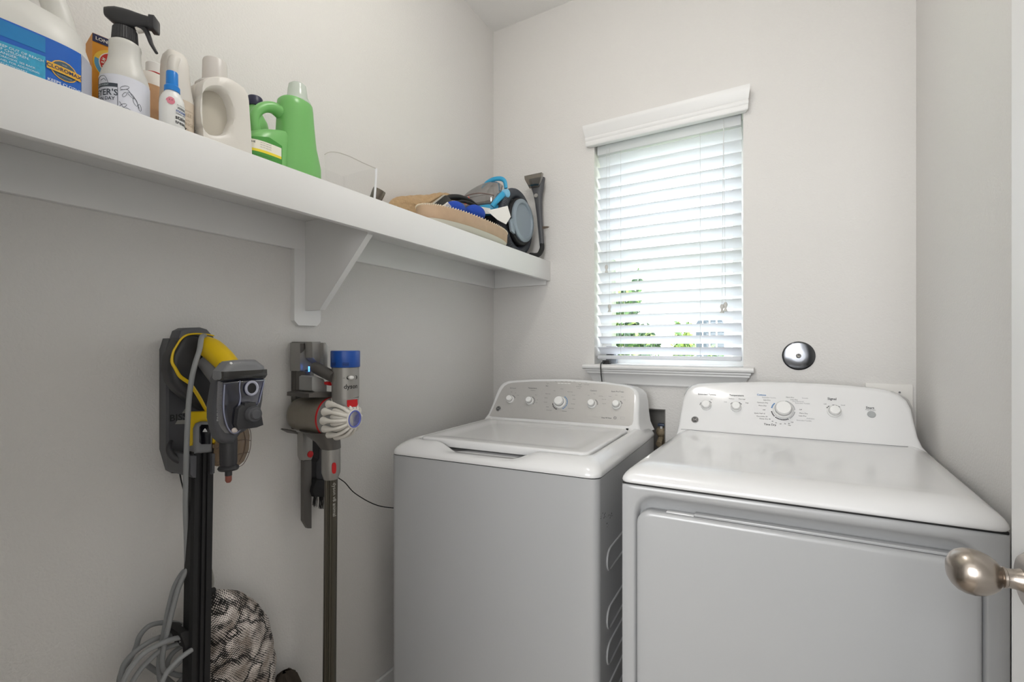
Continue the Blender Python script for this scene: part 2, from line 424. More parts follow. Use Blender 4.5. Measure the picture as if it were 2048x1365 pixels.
def tassel(x, y, z):
    mb = MB(); mb.lathe([(0.002, 0.034), (0.0045, 0.033), (0.0075, 0.026), (0.0070, 0.020), (0.0045, 0.014), (0.0050, 0.008), (0.0075, 0.002), (0.0070, 0.0)], (x, y, z), (0, 0, 1), mat('tassel_wood', (205, 203, 198), 0.4), 16)
    mb.build('tassel', t)
for (px, pt, pb) in ((1213, 300, 531), (1219, 296, 610), (1444, 240, 610), (1451, 238, 606)):
    a = at(px if px < 1400 else 1447, pt, Y=1.955); b = at(px, pb, Y=1.955)
    pull('pull_cord', [a, (a+b)/2, b], 0.0009); tassel(b.x, b.y, b.z-0.032)

# small adapter on the sill with its lead
t = thing('power_adapter', at(1212, 727, Y=1.94), 'small black adapter on the window sill, its lead hanging down', 'power adapter')
a = at(1212, 727, Y=1.94)
MB().box((a.x-0.014, 1.93, 1.1175), (a.x+0.018, 1.955, 1.1335), dark, 0.002).build('plug', t)
mb = MB(); mb.tube([(a.x-0.004, 1.932, 1.126), (a.x-0.006, 1.905, 1.124), (a.x-0.006, 1.888, 1.112), (a.x-0.004, 1.888, 1.075), (a.x+0.002, 1.89, 1.02), (a.x+0.006, 1.90, 0.95)], 0.0024, dark, 8); mb.build('lead', t)
t = thing('wireless_sensor', (-0.66, 2.05, 1.117), 'small grey sensor box standing on the sill behind the blind', 'sensor')
MB().box((-0.690, 2.028, 1.1175), (-0.640, 2.048, 1.195), mat('sensor_grey', (150, 153, 160), 0.4), 0.004).build('case', t)
MB().box((-0.685, 2.026, 1.150), (-0.652, 2.0285, 1.172), dark, 0.0008).build('screen', t)

# ================================================================== OUTSIDE
grass = mat('lawn', (150, 160, 120), 0.9, noise=0.2, nscale=5)
struct(MB().box((-30, 2.2, -0.35), (20, 40, -0.25), grass).build('ground'))
leafm = [mat('leaf_dark', (30, 56, 26), 0.6), mat('leaf_mid', (66, 98, 42), 0.6), mat('leaf_pale', (136, 154, 78), 0.6)]
def bush(name, c, r, n, label, cat, size=0.06, seed=1, mixw=(5, 4, 3)):
    rg = random.Random(seed); t = thing(name, (c[0], c[1], -0.25), label, cat)
    MB().cyl((c[0], c[1], -0.25), (c[0], c[1], c[2]), 0.05, mat('bark', (96, 80, 62), 0.9, bump=0.5, bscale=40), 0.02).build('trunk', t)
    mb = MB(); pool = [0]*mixw[0]+[1]*mixw[1]+[2]*mixw[2]
    for _ in range(n):
        d = Vector((rg.gauss(0, 1), rg.gauss(0, 1), rg.gauss(0, 1))).normalized(); q = rg.uniform(0.45, 1.0)**0.5*(0.82+0.25*math.sin(d.x*7+seed)*math.sin(d.z*9))
        p = Vector(c)+Vector((d.x*r[0]*q, d.y*r[1]*q, d.z*r[2]*q))
        a = Vector((rg.gauss(0, 1), rg.gauss(0, 1), rg.gauss(0, 1))).normalized(); b = a.orthogonal().normalized(); s_ = size*rg.uniform(0.6, 1.4)
        mb.add([p-a*s_, p+b*s_*0.4, p+a*s_, p-b*s_*0.4], [(0, 1, 2, 3)], leafm[rg.choice(pool)])
    o = mb.build('foliage', t); return t
bush('shrub', (-1.78, 5.2, 0.92), (0.72, 0.55, 1.42), 9000, 'tall leafy green shrub outside behind the blind', 'shrub', 0.045, 3)
bush('shrub', (-1.33, 7.6, 0.72), (0.20, 0.2, 0.98), 1200, 'small pale green tree beyond the tall shrub outside', 'tree', 0.06, 5, (1, 3, 5))
bush('shrub', (-1.10, 9.5, 0.50), (0.30, 0.25, 0.78), 900, 'low far bush in front of the pale house outside', 'bush', 0.06, 9, (2, 3, 4))
hw = mat('house_wall', (240, 238, 234), 0.8)
t = thing('neighbour_house', (-1.0, 12.0, -0.25), 'pale neighbouring house with an arched window, seen through the blind', 'house')
MB().box((-9.0, 12.0, -0.25), (6.0, 16.0, 2.9), hw).build('wall', t)
mb = MB(); mb.add([(-9.4, 11.6, 2.9), (6.4, 11.6, 2.9), (6.4, 14, 4.4), (-9.4, 14, 4.4)], [(0, 1, 2, 3)], mat('house_roof', (205, 205, 208), 0.8)); mb.build('roof', t)
hp = [at(1392, 690, Y=11.95), at(1448, 690, Y=11.95)]
xa, xb = hp[0].x, hp[1].x; ztp = at(1420, 632, Y=11.95).z; cxh = (xa+xb)/2; rw = (xb-xa)/2
pg = [(xa, 0.7), (xb, 0.7)]+[(cxh+rw*math.cos(PI*k/12), ztp-rw*0.75+rw*0.75*math.sin(PI*k/12)) for k in range(13)]
MB().ext(pg, ((0, 0, 0), (1, 0, 0), (0, 0, 1), (0, -1, 0)), -11.99, -11.93+0.0, mat('house_window', (62, 70, 80), 0.6)).build('arched_window', t)
mb = MB()
for k in range(1, 4): mb.box((xa+(xb-xa)*k/4-0.015, 11.90, 0.7), (xa+(xb-xa)*k/4+0.015, 11.93, ztp-0.1), hw)
mb.box((xa, 11.90, ztp-rw*0.8), (xb, 11.93, ztp-rw*0.8+0.04), hw); mb.build('muntins', t)

# ================================================================== SHELF
sh = thing('wall_shelf', (WX, 0.97, 1.482), 'long white painted shelf with a triangular bracket on the left wall', 'shelf')
SF = -0.931
MB().box((WX, 0.002, 1.570), (SF-0.018, WB-0.001, 1.589), trimm).build('board', sh)
MB().box((SF-0.018, 0.002, 1.500), (SF, WB-0.001, 1.590), trimm, 0.0012).build('front_fascia', sh)
MB().box((WX+0.0005, 0.002, 1.482), (WX+0.0175, WB-0.0015, 1.570), trimm, 0.001).build('wall_cleat', sh)
MB().box((WX+0.018, WB-0.0185, 1.482), (SF-0.0185, WB-0.001, 1.570), trimm, 0.001).build('end_cleat', sh)
br = MB().ext([(0.842, 1.482), (0.842, 1.272), (0.856, 1.258), (0.918, 1.258), (0.932, 1.272), (0.932, 1.482)], ((0, 0, 0), (0, 1, 0), (0, 0, 1), (1, 0, 0)), WX+0.0005, WX+0.0175, trimm).build('bracket_plate', sh)
MB().ext([(WX+0.0178, 1.5695), (WX+0.0178, 1.303), (-1.164, 1.303), (-0.966, 1.5), (-0.966, 1.5695)], ((0, 0, 0), (1, 0, 0), (0, 0, 1), (0, 1, 0)), 0.878, 0.897, trimm, 0.001).build('bracket_gusset', sh)

# ================================================================== WASHER AND DRYER
def frame_fn(FL, FR, BR, w=0.686, dp=0.69):
    FL, FR, BR = Vector((*FL, 0)), Vector((*FR, 0)), Vector((*BR, 0))
    ux = (FR-FL)/w; uy = (BR-FR)/dp
    return lambda p: FL+ux*p[0]+uy*p[1]+Vector((0, 0, p[2]))
def rr_ring(x0, x1, y0, y1, r, z, nfront=56, ncorner=5, zf=None, bow=0.0):
    """closed loop, front edge finely divided so it can be shaped"""
    pts = []
    for k in range(nfront+1):
        x = x0+r+(x1-x0-2*r)*k/nfront; q = 2*k/nfront-1
        pts.append([x, y0-bow*(1-q*q), z])
    for cx, cy, a in ((x1-r, y0+r, -90), (x1-r, y1-r, 0), (x0+r, y1-r, 90), (x0+r, y0+r, 180)):
        for k in range(ncorner+1):
            if (a == -90 and k == 0) or (a == 180 and k == ncorner): continue
            t = math.radians(a+90*k/ncorner); pts.append([cx+r*math.cos(t), cy+r*math.sin(t), z])
    if zf:
        for p in pts: p[2] = zf(p[0], p[1], p[2])
    return [Vector(p) for p in pts]
def sstep(a, b, x):
    t = max(0, min(1, (x-a)/(b-a))); return t*t*(3-2*t)
def console(name, T, outline, ly0, k, zb, root, ring_in=0.006):
    """leaning control console: outline (lx,z), face at ly = ly0+(z-zb)*k"""
    cx = 0.343; f = lambda z: ly0+(z-zb)*k
    def shrink(p, d):
        v = Vector((cx, 0.95))-Vector(p); return (p[0]+math.copysign(min(d, abs(v.x)), v.x), p[1]-(d if p[1] > 1.0 else 0))
    mb = MB(T); rings = []
    for d, e in ((0.010, 0.0), (0.005, 0.0015), (0.0015, 0.005), (0.0, 0.011)):
        rings.append([Vector((q[0], f(q[1])+e, q[1])) for q in [shrink(p, d) for p in outline]])
    for e, wd in ((0.6, 0.008), (1.0, 0.014)):
        rings.append([Vector((p[0]+(1 if p[0] > cx else -1)*(-0.0+wd*e*min(1, abs(p[0]-cx)/0.3)), f(p[1])+0.011+(0.688-f(p[1])-0.011)*e, p[1]-0.004*e)) for p in outline])
    for r in rings[4:]:
        for p in r: p.x = max(0.004, min(0.682, p.x))
    mb.loft(rings, appw); return mb.build(name, root, angle=50)
def knob(root, px, py, O, U, V, N, r, hgt, big=False, r_skirt=None):
    c = on_plane(px, py, O, N); rs = r_skirt or r*1.18
    mb = MB(); mb.lathe([(rs, 0.0002), (rs, hgt*0.22), (rs*0.93, hgt*0.34), (r*0.98, hgt*0.40)], c, N, white, 36, caps=False)
    mb.lathe([(r*0.93, hgt*0.38), (r*0.90, hgt*0.88), (r*0.80, hgt), (0.0005, hgt*1.03)], c, N, white, 36, caps=False)
    o = mb.build('knob', root)
    mb = MB(); mb.lathe([(r*0.985, hgt*0.40), (r*1.0, hgt*0.46), (r*0.97, hgt*0.56), (r*0.935, hgt*0.60)], c, N, chrome, 36, caps=False)
    tt = (V*-1).normalized(); mb.build('chrome_ring', o)
    return c
def ticks(mb, c, U, V, N, rad, a0, a1, n, wdt, m, fill=0.75):
    """arc of n printed dashes"""
    for i in range(n):
        s = a0+(a1-a0)*i/n; e = s+(a1-a0)/n*fill; vs = []; q = 4
        for k in range(q+1):
            a = math.radians(s+(e-s)*k/q)
            for rr in (rad-wdt/2, rad+wdt/2): vs.append(c+U*math.cos(a)*rr+V*math.sin(a)*rr+N*0.0006)
        mb.add(vs, [(2*k, 2*k+1, 2*k+3, 2*k+2) for k in range(q)], m, T=False)

# ---------------------------------------------------------------- washer
TW = frame_fn((-1.097, 1.09), (-0.413, 1.157), (-0.426, 1.847))
wz = 0.847
wa = thing('washing_machine', TW((0.343, 0.345, FZ)), 'white top-load washing machine with silver control panel, left of the dryer', 'washing machine')
mb = MB(TW)
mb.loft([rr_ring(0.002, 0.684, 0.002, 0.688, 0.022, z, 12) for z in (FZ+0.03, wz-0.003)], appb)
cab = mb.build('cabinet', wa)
for x in (0.06, 0.626):
    for y in (0.06, 0.63): MB(TW).cyl((x, y, FZ+0.001), (x, y, FZ+0.03), 0.02, darkgap).build('foot', wa)
mb = MB(TW)   # pressed stiffening outlines and scuffs on the side sheet
for zc, dy in ((0.598, 0.0), (0.435, 0.0), (0.335, 0.0), (0.22, 0.0)):
    pts = []
    for u, v in rrect(0.075, 0.61, zc-0.030, zc+0.030, 0.028, 4): pts.append((0.6845, u, v))
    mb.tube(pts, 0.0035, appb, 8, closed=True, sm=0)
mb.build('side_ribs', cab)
mb = MB(TW)
rg = random.Random(4)
for (y, z, n) in ((0.03, 0.742, 5), (0.05, 0.735, 6), (0.085, 0.722, 6), (0.115, 0.715, 9), (0.08, 0.70, 5)):
    for _ in range(n):
        yy = y+rg.uniform(-.012, .012); zz = z+rg.uniform(-.006, .006); q = rg.uniform(0.0008, 0.0022)
        mb.add([(0.6843, yy-q, zz-q), (0.6843, yy+q*1.6, zz-q*.5), (0.6843, yy+q, zz+q), (0.6843, yy-q*.7, zz+q*.8)], [(0, 1, 2, 3)], darkgap)
mb.build('scuff_marks', cab)
# top cover with hand scoop
SC0, SC1, SC2, SC3 = 0.135, 0.215, 0.405, 0.500
def scoop(amt):
    def f(x, y, z):
        if y > 0.10: return z
        return z-amt*sstep(SC0, SC1, x)*(1-sstep(SC2, SC3, x))
    return f
mb = MB(TW); rings = []
for ins, z, amt in ((0.000, wz, 0), (-0.001, wz+0.006, 0), (0.002, wz+0.013, 0), (0.008, wz+0.021, .003), (0.018, wz+0.029, .010), (0.030, wz+0.036, .017), (0.042, wz+0.0405, .024), (0.052, wz+0.0425, .0265), (0.060, wz+0.043, .028), (0.066, wz+0.0415, .0295), (0.070, wz+0.036, .026), (0.073, wz+0.012, .0), (0.125, wz+0.010, 0)):
    rings.append(rr_ring(ins*0.72, 0.686-ins*0.72, ins, 0.69-min(ins, 0.03)*0.6, 0.030+ins*0.1, z, zf=scoop(amt)))
mb.loft(rings, appw, caps=False)
mb.add([(p.x, p.y, p.z) for p in rings[-1]], [tuple(range(len(rings[-1])))], appw)
mb.add([(p.x, p.y, p.z) for p in rings[0]], [tuple(range(len(rings[0])))], darkgap)
mb.build('top_cover', wa, angle=60)
mb = MB(TW)   # dark joint under the cover
mb.loft([rr_ring(0.0035, 0.6825, 0.0035, 0.6865, 0.022, z, 12) for z in (wz-0.0035, wz+0.001)], darkgap); mb.build('joint', wa)
mb = MB(TW); rings = []
lx0, lx1, ly0_, ly1_ = 0.056, 0.630, 0.077, 0.512
for ins, z in ((0.004, wz+0.022), (0.001, wz+0.026), (0.0, wz+0.040), (0.001, wz+0.0445), (0.004, wz+0.0465), (0.010, wz+0.047), (0.030, wz+0.047), (0.045, wz+0.0455), (0.06, wz+0.043), (0.08, wz+0.0425)):
    rings.append(rr_ring(lx0+ins, lx1-ins, ly0_+ins, ly1_-ins, 0.022, z))
mb.loft(rings, appw); mb.build('lid', wa, angle=50)
MB(TW).box((0.618, 0.515, wz+0.041), (0.626, 0.521, wz+0.0475), darkgap, 0.001).build('hinge_pin', wa)
outl = [(.006, .872), (.012, .888), (.022, .905), (.028, .94), (.033, .985), (.037, 1.01), (.043, 1.025), (.055, 1.036), (.075, 1.043), (.14, 1.049), (.2, 1.053), (.28, 1.056), (.34, 1.057), (.42, 1.0555), (.5, 1.051), (.57, 1.044), (.605, 1.037), (.625, 1.027), (.638, 1.012), (.644, .985), (.648, .94), (.653, .905), (.66, .888), (.672, .872)]
WK, WL0, WZB = 0.56, 0.548, 0.885
console('console', TW, outl, WL0, WK, WZB, wa)
def cplane(T, l0, k, zb):
    O = T((0.343, l0, zb)); U = (T((0.5, l0, zb))-O).normalized(); V = (T((0.343, l0+0.1*k, zb+0.1))-O).normalized(); N = U.cross(V).normalized()
    if N.y > 0: N = -N
    return O, U, V, N
O, U, V, N = cplane(TW, WL0, WK, WZB)
pnl = [(.034, .898), (.040, .925), (.046, .955), (.052, .985), (.058, 1.006), (.066, 1.021), (.080, 1.031), (.10, 1.036), (.2, 1.045), (.34, 1.0495), (.5, 1.0445), (.57, 1.039), (.60, 1.033), (.617, 1.022), (.624, 1.005), (.628, .96), (.632, .915), (.629, .902), (.618, .897), (.34, .897), (.045, .8955)]
mb = MB(TW); mb.loft([[Vector((x, WL0+(z-WZB)*WK-e, z)) for x, z in pnl] for e in (-0.0005, 0.0012)], silver)
pn = mb.build('control_panel', wa)
Np = N; Op = O+N*0.0013
def printed(mb, px, py, txt, size, m, align='CENTER', O=None, U=None, V=None, N=None, bold=False):
    c = on_plane(px, py, O, N)
    mb.text(txt, size, lambda x, y: c+U*x+V*y+N*0.0005, m, align, bold)
def pr(mb, px, py, txt, size=0.0055, m=inkdark, align='CENTER', bold=False): printed(mb, px, py, txt, size, m, align, Op, U, V, N, bold)
for px, py, r, h in ((1021, 800, .0165, .026), (1060, 803, .0165, .026), (1120, 806, .0255, .030), (1184, 809, .0180, .026), (1233, 811, .0180, .026)):
    knob(wa, px, py, Op, U, V, N, r*0.80, h*0.9, r_skirt=r)
mb = MB()
pr(mb, 1026, 777, 'Soil Level', .0075); pr(mb, 1065, 777, 'Temperature', .0075, bold=True); pr(mb, 1066, 781.5, 'Wash/Rinse', .0045)
pr(mb, 1187, 782, 'Options', .0085); pr(mb, 1235, 784, 'Stain PreTreat', .0085)
pr(mb, 1094, 772.5, 'Start', .006, bold=True); pr(mb, 1158, 774, 'Hold to Start', .0045); pr(mb, 1158, 777.5, 'Extra Rinse', .003)
for x, w_ in ((1112, 'Rinse'), (1124, 'Wash'), (1133, 'Rinse'), (1141, 'Spin'), (1149, 'Done')): pr(mb, x, 764, w_, .0042)
for x, y, w_ in ((1172, 766, '• Lock'), (1173, 770, '• Lid Closed')): pr(mb, x, y, w_, .0042)
for x, y, w_ in ((1124, 778.5, 'Power'), (1140, 784.5, 'Heavy Duty'), (1147, 791, 'Casual'), (1148, 799, 'Colors'), (1146, 808.5, 'Delicates'), (1142, 817.5, 'Speed Wash'), (1129, 823, 'Bulk Items'),
                 (1098, 821, 'Drain & Spin'), (1095, 814.5, 'Rinse'), (1091, 805, 'Normal'), (1092, 796.5, 'Whites'), (1096, 788.5, 'Deep Clean'), (1109, 782, 'Soak')):
    pr(mb, x, y, w_, .0046)
for x, y, w_ in ((1023, 784.5, 'Light'), (1031, 786.5, 'Med'), (1036, 791, 'Heavy'), (1072, 790.5, 'Warm'), (1075, 800.5, 'Hot'), (1073, 806, 'Cold'),
                 (1177, 791, 'Soak'), (1189, 788.5, 'Deep'), (1202, 793, 'Extra Rinse'), (1208, 799.5, 'Fabric Soft'), (1208, 808, 'Deep Fill'), (1220, 793.5, 'Tomato'), (1233, 791, 'Wine'), (1245, 794.5, 'Blood'), (1249, 800.5, 'Grass')):
    pr(mb, x, y, w_, .0038)
pr(mb, 1213, 836.5, 'Deep Fill Wash', .0062, bold=True)
for (px, py, rr, a0, a1, n, m, wd) in ((1021, 800, .0205, 75, 20, 3, inkdark, .0022), (1060, 803, .0205, 70, -45, 5, inkdark, .0022), (1120, 806, .0305, 62, -62, 8, inkblue, .0030),
                                       (1120, 806, .0305, -105, -175, 4, inkblack, .0032), (1184, 809, .0220, 60, -5, 5, inkdark, .0024), (1233, 811, .0220, 55, 15, 2, inkdark, .0026)):
    ticks(mb, on_plane(px, py, Op, N), U, V, N, rr, a0, a1, n, wd, m)
c = on_plane(1130, 767.5, Op, N)
for i in range(4):
    p = c+U*(-0.026+0.0145*i)+N*0.0006; mb.add([p-U*.006-V*.0014, p+U*.006-V*.0014, p+U*.006+V*.0014, p-U*.006+V*.0014], [(0, 1, 2, 3)], white)
c = on_plane(1245, 837, Op, N); mb.lathe([(0.0056, .0005), (0.0046, .0006)], on_plane(1230, 836.5, Op, N), N, inkdark, 24, caps=False)
pr(mb, 1230, 836.5, 'He', .004)
for a, b in ((rrect(-.0075, .0075, -.0045, .0045, .002, 3), rrect(-.0068, .0068, -.0038, .0038, .0015, 3)),):
    n = len(a); mb.add([c+U*x+V*y+N*.0005 for x, y in a]+[c+U*x+V*y+N*.0005 for x, y in b], [(i, (i+1) % n, n+(i+1) % n, n+i) for i in range(n)], inklight)
mb.build('printed_markings', pn)
for px, py in ((1096, 766), (1160, 767.5)):
    c = on_plane(px, py, Op, N); MB().lathe([(.0066, 0), (.0066, .0012), (.0058, .0020), (.0005, .0021)], c, N, silver, 28).build('button', wa)
def badge(root, px, py, Op, U, V, N, r):
    c = on_plane(px, py, Op, N); mb = MB()
    mb.lathe([(r*1.3, 0), (r*1.3, .0010), (r*1.16, .0022), (r*1.08, .0022)], c, N, chrome, 32, caps=False)
    mb.lathe([(r*1.08, .0018), (.0002, .0019)], c, N, mat('badge_black', (40, 41, 44), 0.3), 32, caps=False)
    q = [c+U*math.cos(2*PI*k/28)*r*.86+V*math.sin(2*PI*k/28)*r*.86+N*.0022 for k in range(28)]
    mb.tube(q, r*0.045, chrome, 6, closed=True, sm=0)
    mb.text('GE', r*1.15, lambda x, y: c+U*x+V*y+N*.0026, chrome, bold=True)
    for k in range(4):
        a = PI/4+k*PI/2; p = c+U*math.cos(a)*r*.7+V*math.sin(a)*r*.7+N*.0024
        mb.tube([p+U*math.cos(a+s)*r*.16+V*math.sin(a+s)*r*.16 for s in (0.6, 1.4, 2.2, 3.0, 3.8)], r*.04, chrome, 5, sm=3)
    mb.build('badge', root)
badge(wa, 997, 818, Op, U, V, N, .0092)

# ---------------------------------------------------------------- dryer
TD = frame_fn((-0.334, 1.087), (0.349, 1.13), (0.371, 1.83))
dz = 0.87
dr = thing('clothes_dryer', TD((0.343, 0.345, FZ)), 'white front-load clothes dryer with five controls, right of the washer', 'clothes dryer')
DOX0, DOX1, DOZ1 = 0.040, 0.645, 0.812     # door
RX0, RX1, RZ1 = 0.034, 0.650, 0.8475       # pressed recess around it
mb = MB(TD)
# front sheet with the pressed recess, as rings from outside in
def dring(x0, x1, z0, z1, r, y):
    return [Vector((x, y, z)) for x, z in rrect(x0, x1, z0, z1, r, 6)]
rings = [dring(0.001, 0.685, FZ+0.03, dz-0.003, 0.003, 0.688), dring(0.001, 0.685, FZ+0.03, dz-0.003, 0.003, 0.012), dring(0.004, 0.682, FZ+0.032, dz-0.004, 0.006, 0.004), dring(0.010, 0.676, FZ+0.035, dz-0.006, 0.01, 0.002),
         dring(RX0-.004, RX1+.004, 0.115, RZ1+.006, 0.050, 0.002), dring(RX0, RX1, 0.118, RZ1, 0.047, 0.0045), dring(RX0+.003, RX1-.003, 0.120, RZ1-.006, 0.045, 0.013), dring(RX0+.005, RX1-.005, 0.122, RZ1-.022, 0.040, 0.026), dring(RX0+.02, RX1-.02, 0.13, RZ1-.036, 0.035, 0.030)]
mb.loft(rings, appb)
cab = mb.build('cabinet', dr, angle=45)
for x in (0.06, 0.626):
    for y in (0.06, 0.63): MB(TD).cyl((x, y, FZ+0.001), (x, y, FZ+0.03), 0.02, darkgap).build('foot', dr)
mb = MB(TD)
def drg(ins, y, r=0.03): return [Vector((x, y, z)) for x, z in rrect(DOX0+ins, DOX1-ins, 0.145+ins, DOZ1-ins, r, 6)]
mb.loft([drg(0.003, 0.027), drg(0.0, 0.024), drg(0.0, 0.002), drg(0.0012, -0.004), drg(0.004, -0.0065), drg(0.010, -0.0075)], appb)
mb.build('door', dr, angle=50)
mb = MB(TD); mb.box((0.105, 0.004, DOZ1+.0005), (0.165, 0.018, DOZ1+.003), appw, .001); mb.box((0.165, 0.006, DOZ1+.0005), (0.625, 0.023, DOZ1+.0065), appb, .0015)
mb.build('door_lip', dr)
for q in (DOX1+.0005, DOX0-.0035): MB(TD).box((q, 0.020, 0.16), (q+.003, 0.026, DOZ1-.03), darkgap).build('door_seal', dr)
MB(TD).box((0.004, 0.006, dz-.0035), (0.682, 0.68, dz+.001), darkgap).build('joint', dr)
mb = MB(TD); rings = []
for ins, z in ((0.004, dz+.0005), (0.0, dz+.002), (-0.001, dz+.006), (0.001, dz+.012), (0.006, dz+.019), (0.015, dz+.0265), (0.028, dz+.033), (0.043, dz+.038), (0.056, dz+.0405), (0.066, dz+.0412), (0.10, dz+.0402), (0.16, dz+.0395)):
    rings.append(rr_ring(ins*.78, .686-ins*.78, ins, .69-min(ins, .03)*.5, .022+ins*.1, z))
mb.loft(rings, appw); mb.build('top_cover', dr, angle=60)
outl = [(.002, .888), (.005, .90), (.008, .925), (.010, .96), (.013, 1.0), (.017, 1.022), (.026, 1.042), (.040, 1.055), (.060, 1.062), (.1, 1.066), (.18, 1.071), (.26, 1.0755), (.34, 1.077), (.42, 1.076), (.5, 1.073), (.57, 1.067), (.60, 1.061), (.622, 1.051), (.638, 1.035), (.647, 1.012), (.651, .975), (.656, .935), (.664, .91), (.678, .892)]
DK, DL0, DZB = 0.50, 0.560, 0.895
console('console', TD, outl, DL0, DK, DZB, dr)
O, U, V, N = cplane(TD, DL0, DK, DZB); Op = O+N*0.0004
mb = MB(TD); mb.tube([(0.02, DL0-.0012, DZB+.0165), (.2, DL0-.0015, DZB+.0162), (.5, DL0-.0015, DZB+.0162), (.63, DL0-.0012, DZB+.0165)], .0007, mgrey, 6, sm=2); mb.build('joint', dr)
def pd(mb, px, py, txt, size=0.0055, m=inkdark, align='CENTER', bold=False): printed(mb, px, py, txt, size, m, align, Op, U, V, N, bold)
for px, py, r, h in ((1412, 812, .0165, .022), (1472, 815, .0165, .022), (1566, 821, .0285, .030), (1668, 824, .0185, .022)):
    knob(dr, px, py, Op, U, V, N, r*0.86, h, r_skirt=r)
c = on_plane(1743, 829.5, Op, N); MB().lathe([(.0105, 0), (.0105, .0012), (.0095, .0020), (.0005, .0021)], c, N, mat('button_grey', (165, 168, 168), 0.4), 28).build('start_button', dr)
mb = MB()
pd(mb, 1414, 789.5, 'Extended Tumble', .0082, bold=True); pd(mb, 1473, 791.5, 'Temperature', .0082, bold=True); pd(mb, 1523, 790.5, 'Cottons', .008, inkblue, bold=True)
pd(mb, 1664, 798.5, 'Signal', .0105, bold=True); pd(mb, 1740, 816.5, 'Start', .0105, bold=True); pd(mb, 1741, 820.5, 'Press to Start', .0045, inkdark)
for x, y, w_, m in ((1538, 796, 'Extended Tumble', inklight), (1534, 801, 'Less Dry', inkdark), (1525, 806, 'Optimum Dry', inkdark), (1525, 812, 'More Dry', inkdark), (1528, 820.5, 'Off', inkdark), (1519, 827.5, 'Quick Fluff 10', inkdark),
                    (1524, 833.5, 'Dewrinkle 20', inkdark), (1530, 838.5, 'Damp Dry 30', inkdark), (1580, 795.5, 'More Dry', inkdark), (1588, 800, 'Less Dry', inkdark), (1610, 797, 'Casuals', inklight), (1596, 803.5, 'Anti Bacterial', inklight), (1605, 807.5, 'Extended Tumble', inklight),
                    (1601, 820, 'Off', inkdark), (1607, 827.5, 'More Dry', inkdark), (1605, 832.5, 'Less Dry', inkdark), (1621, 838, 'Delicates', inklight), (1608, 842, 'Extended Tumble', inklight)):
    pd(mb, x, y, w_, .0056, m)
for x, y, w_ in ((1545, 843.5, '40'), (1552, 846.5, '50'), (1561, 848.5, '60'), (1570, 848.5, '70'), (1578, 848, '80'), (1584, 845.5, 'Off'), (1579, 851.5, 'Min')): pd(mb, x, y, w_, .0052)
pd(mb, 1540, 850, 'Time Dry', .0088, bold=True)
for x, y, w_ in ((1423, 799.5, 'On'), (1463, 798, 'Medium'), (1451, 804.5, 'Low'), (1484, 799, 'Med High'), (1494, 806.5, 'High'), (1650, 809, 'Off'), (1686, 811, 'Loud')): pd(mb, x, y, w_, .0052)
for (px, py, rr, a0, a1, n, m, wd) in ((1566, 821, .0325, 170, 135, 4, inkblue, .0036), (1566, 821, .0325, 190, 225, 5, inkblack, .0034), (1566, 821, .0325, 230, 300, 9, inkblack, .0036), (1566, 821, .0325, 305, 355, 8, inklight, .0028), (1566, 821, .0325, 5, 80, 10, inklight, .0024),
                                       (1412, 812, .0195, 60, 30, 2, inkdark, .0022), (1412, 812, .0195, 150, 180, 2, inkdark, .0022), (1472, 815, .0195, 150, 125, 2, inkdark, .0022), (1472, 815, .0195, 65, 30, 2, inkdark, .0022), (1668, 824, .0215, 150, 120, 2, inkdark, .0024), (1668, 824, .0215, 100, 40, 3, inkdark, .0024)):
    ticks(mb, on_plane(px, py, Op, N), U, V, N, rr, a0, a1, n, wd, m)
mb.build('printed_markings', dr)
badge(dr, 1390, 840, Op, U, V, N, .0092)

# ================================================================== THINGS ON THE SHELF
SZ = 1.5905
def sect(cx, cy, z, rx, ry, n=2.6, k=36, rot=0.0):
    out = []
    for i in range(k):
        t = 2*PI*i/k; c, s_ = math.cos(t), math.sin(t)
        x = rx*math.copysign(abs(c)**(2/n), c); y = ry*math.copysign(abs(s_)**(2/n), s_)
        out.append(Vector((cx+x*math.cos(rot)-y*math.sin(rot), cy+x*math.sin(rot)+y*math.cos(rot), z)))
    return out
def body(mb, secs, m, n=2.6, rot=0.0, k=36):
    return mb.loft([sect(cx, cy, z, rx, ry, n, k, rot) for z, cx, cy, rx, ry in secs], m)
YZ = lambda x: ((x, 0, 0), (0, 1, 0), (0, 0, 1), (1, 0, 0))

# ---- bleach jug at the frame's left edge
t = thing('bleach_jug', (-1.035, 0.205, SZ), 'large white bleach jug with a blue label, first from the left on the shelf', 'bleach jug', 'bottles and boxes on the shelf')
mb = MB()
body(mb, [(SZ, -1.035, 0.220, .046, .088), (SZ+.006, -1.035, 0.220, .053, .096), (SZ+.07, -1.035, .220, .055, .098), (SZ+.085, -1.035, .219, .055, .097), (SZ+.105, -1.035, .216, .052, .094),
          (SZ+.122, -1.035, .216, .047, .091), (SZ+.136, -1.035, .210, .040, .083), (SZ+.144, -1.035, .190, .034, .060), (SZ+.152, -1.035, .168, .031, .038), (SZ+.175, -1.035, .162, .029, .033), (SZ+.21, -1.035, .158, .027, .029), (SZ+.25, -1.035, .156, .024, .024)], milk, 3.0)
bj = mb.build('bottle', t)
mb = MB(); mb.tube([(-1.035, .283, SZ+.100), (-1.035, .284, SZ+.130), (-1.035, .277, SZ+.165), (-1.035, .258, SZ+.205), (-1.035, .220, SZ+.237), (-1.035, .165, SZ+.245)], [.021, .020, .018, .017, .017, .016], milk, 14)
mb.build('handle', t)
MB().lathe([(.027, 0), (.028, .004), (.028, .034), (.025, .037)], (-1.035, .156, SZ+.25), (0, 0, 1), blue, 28).build('cap', t)
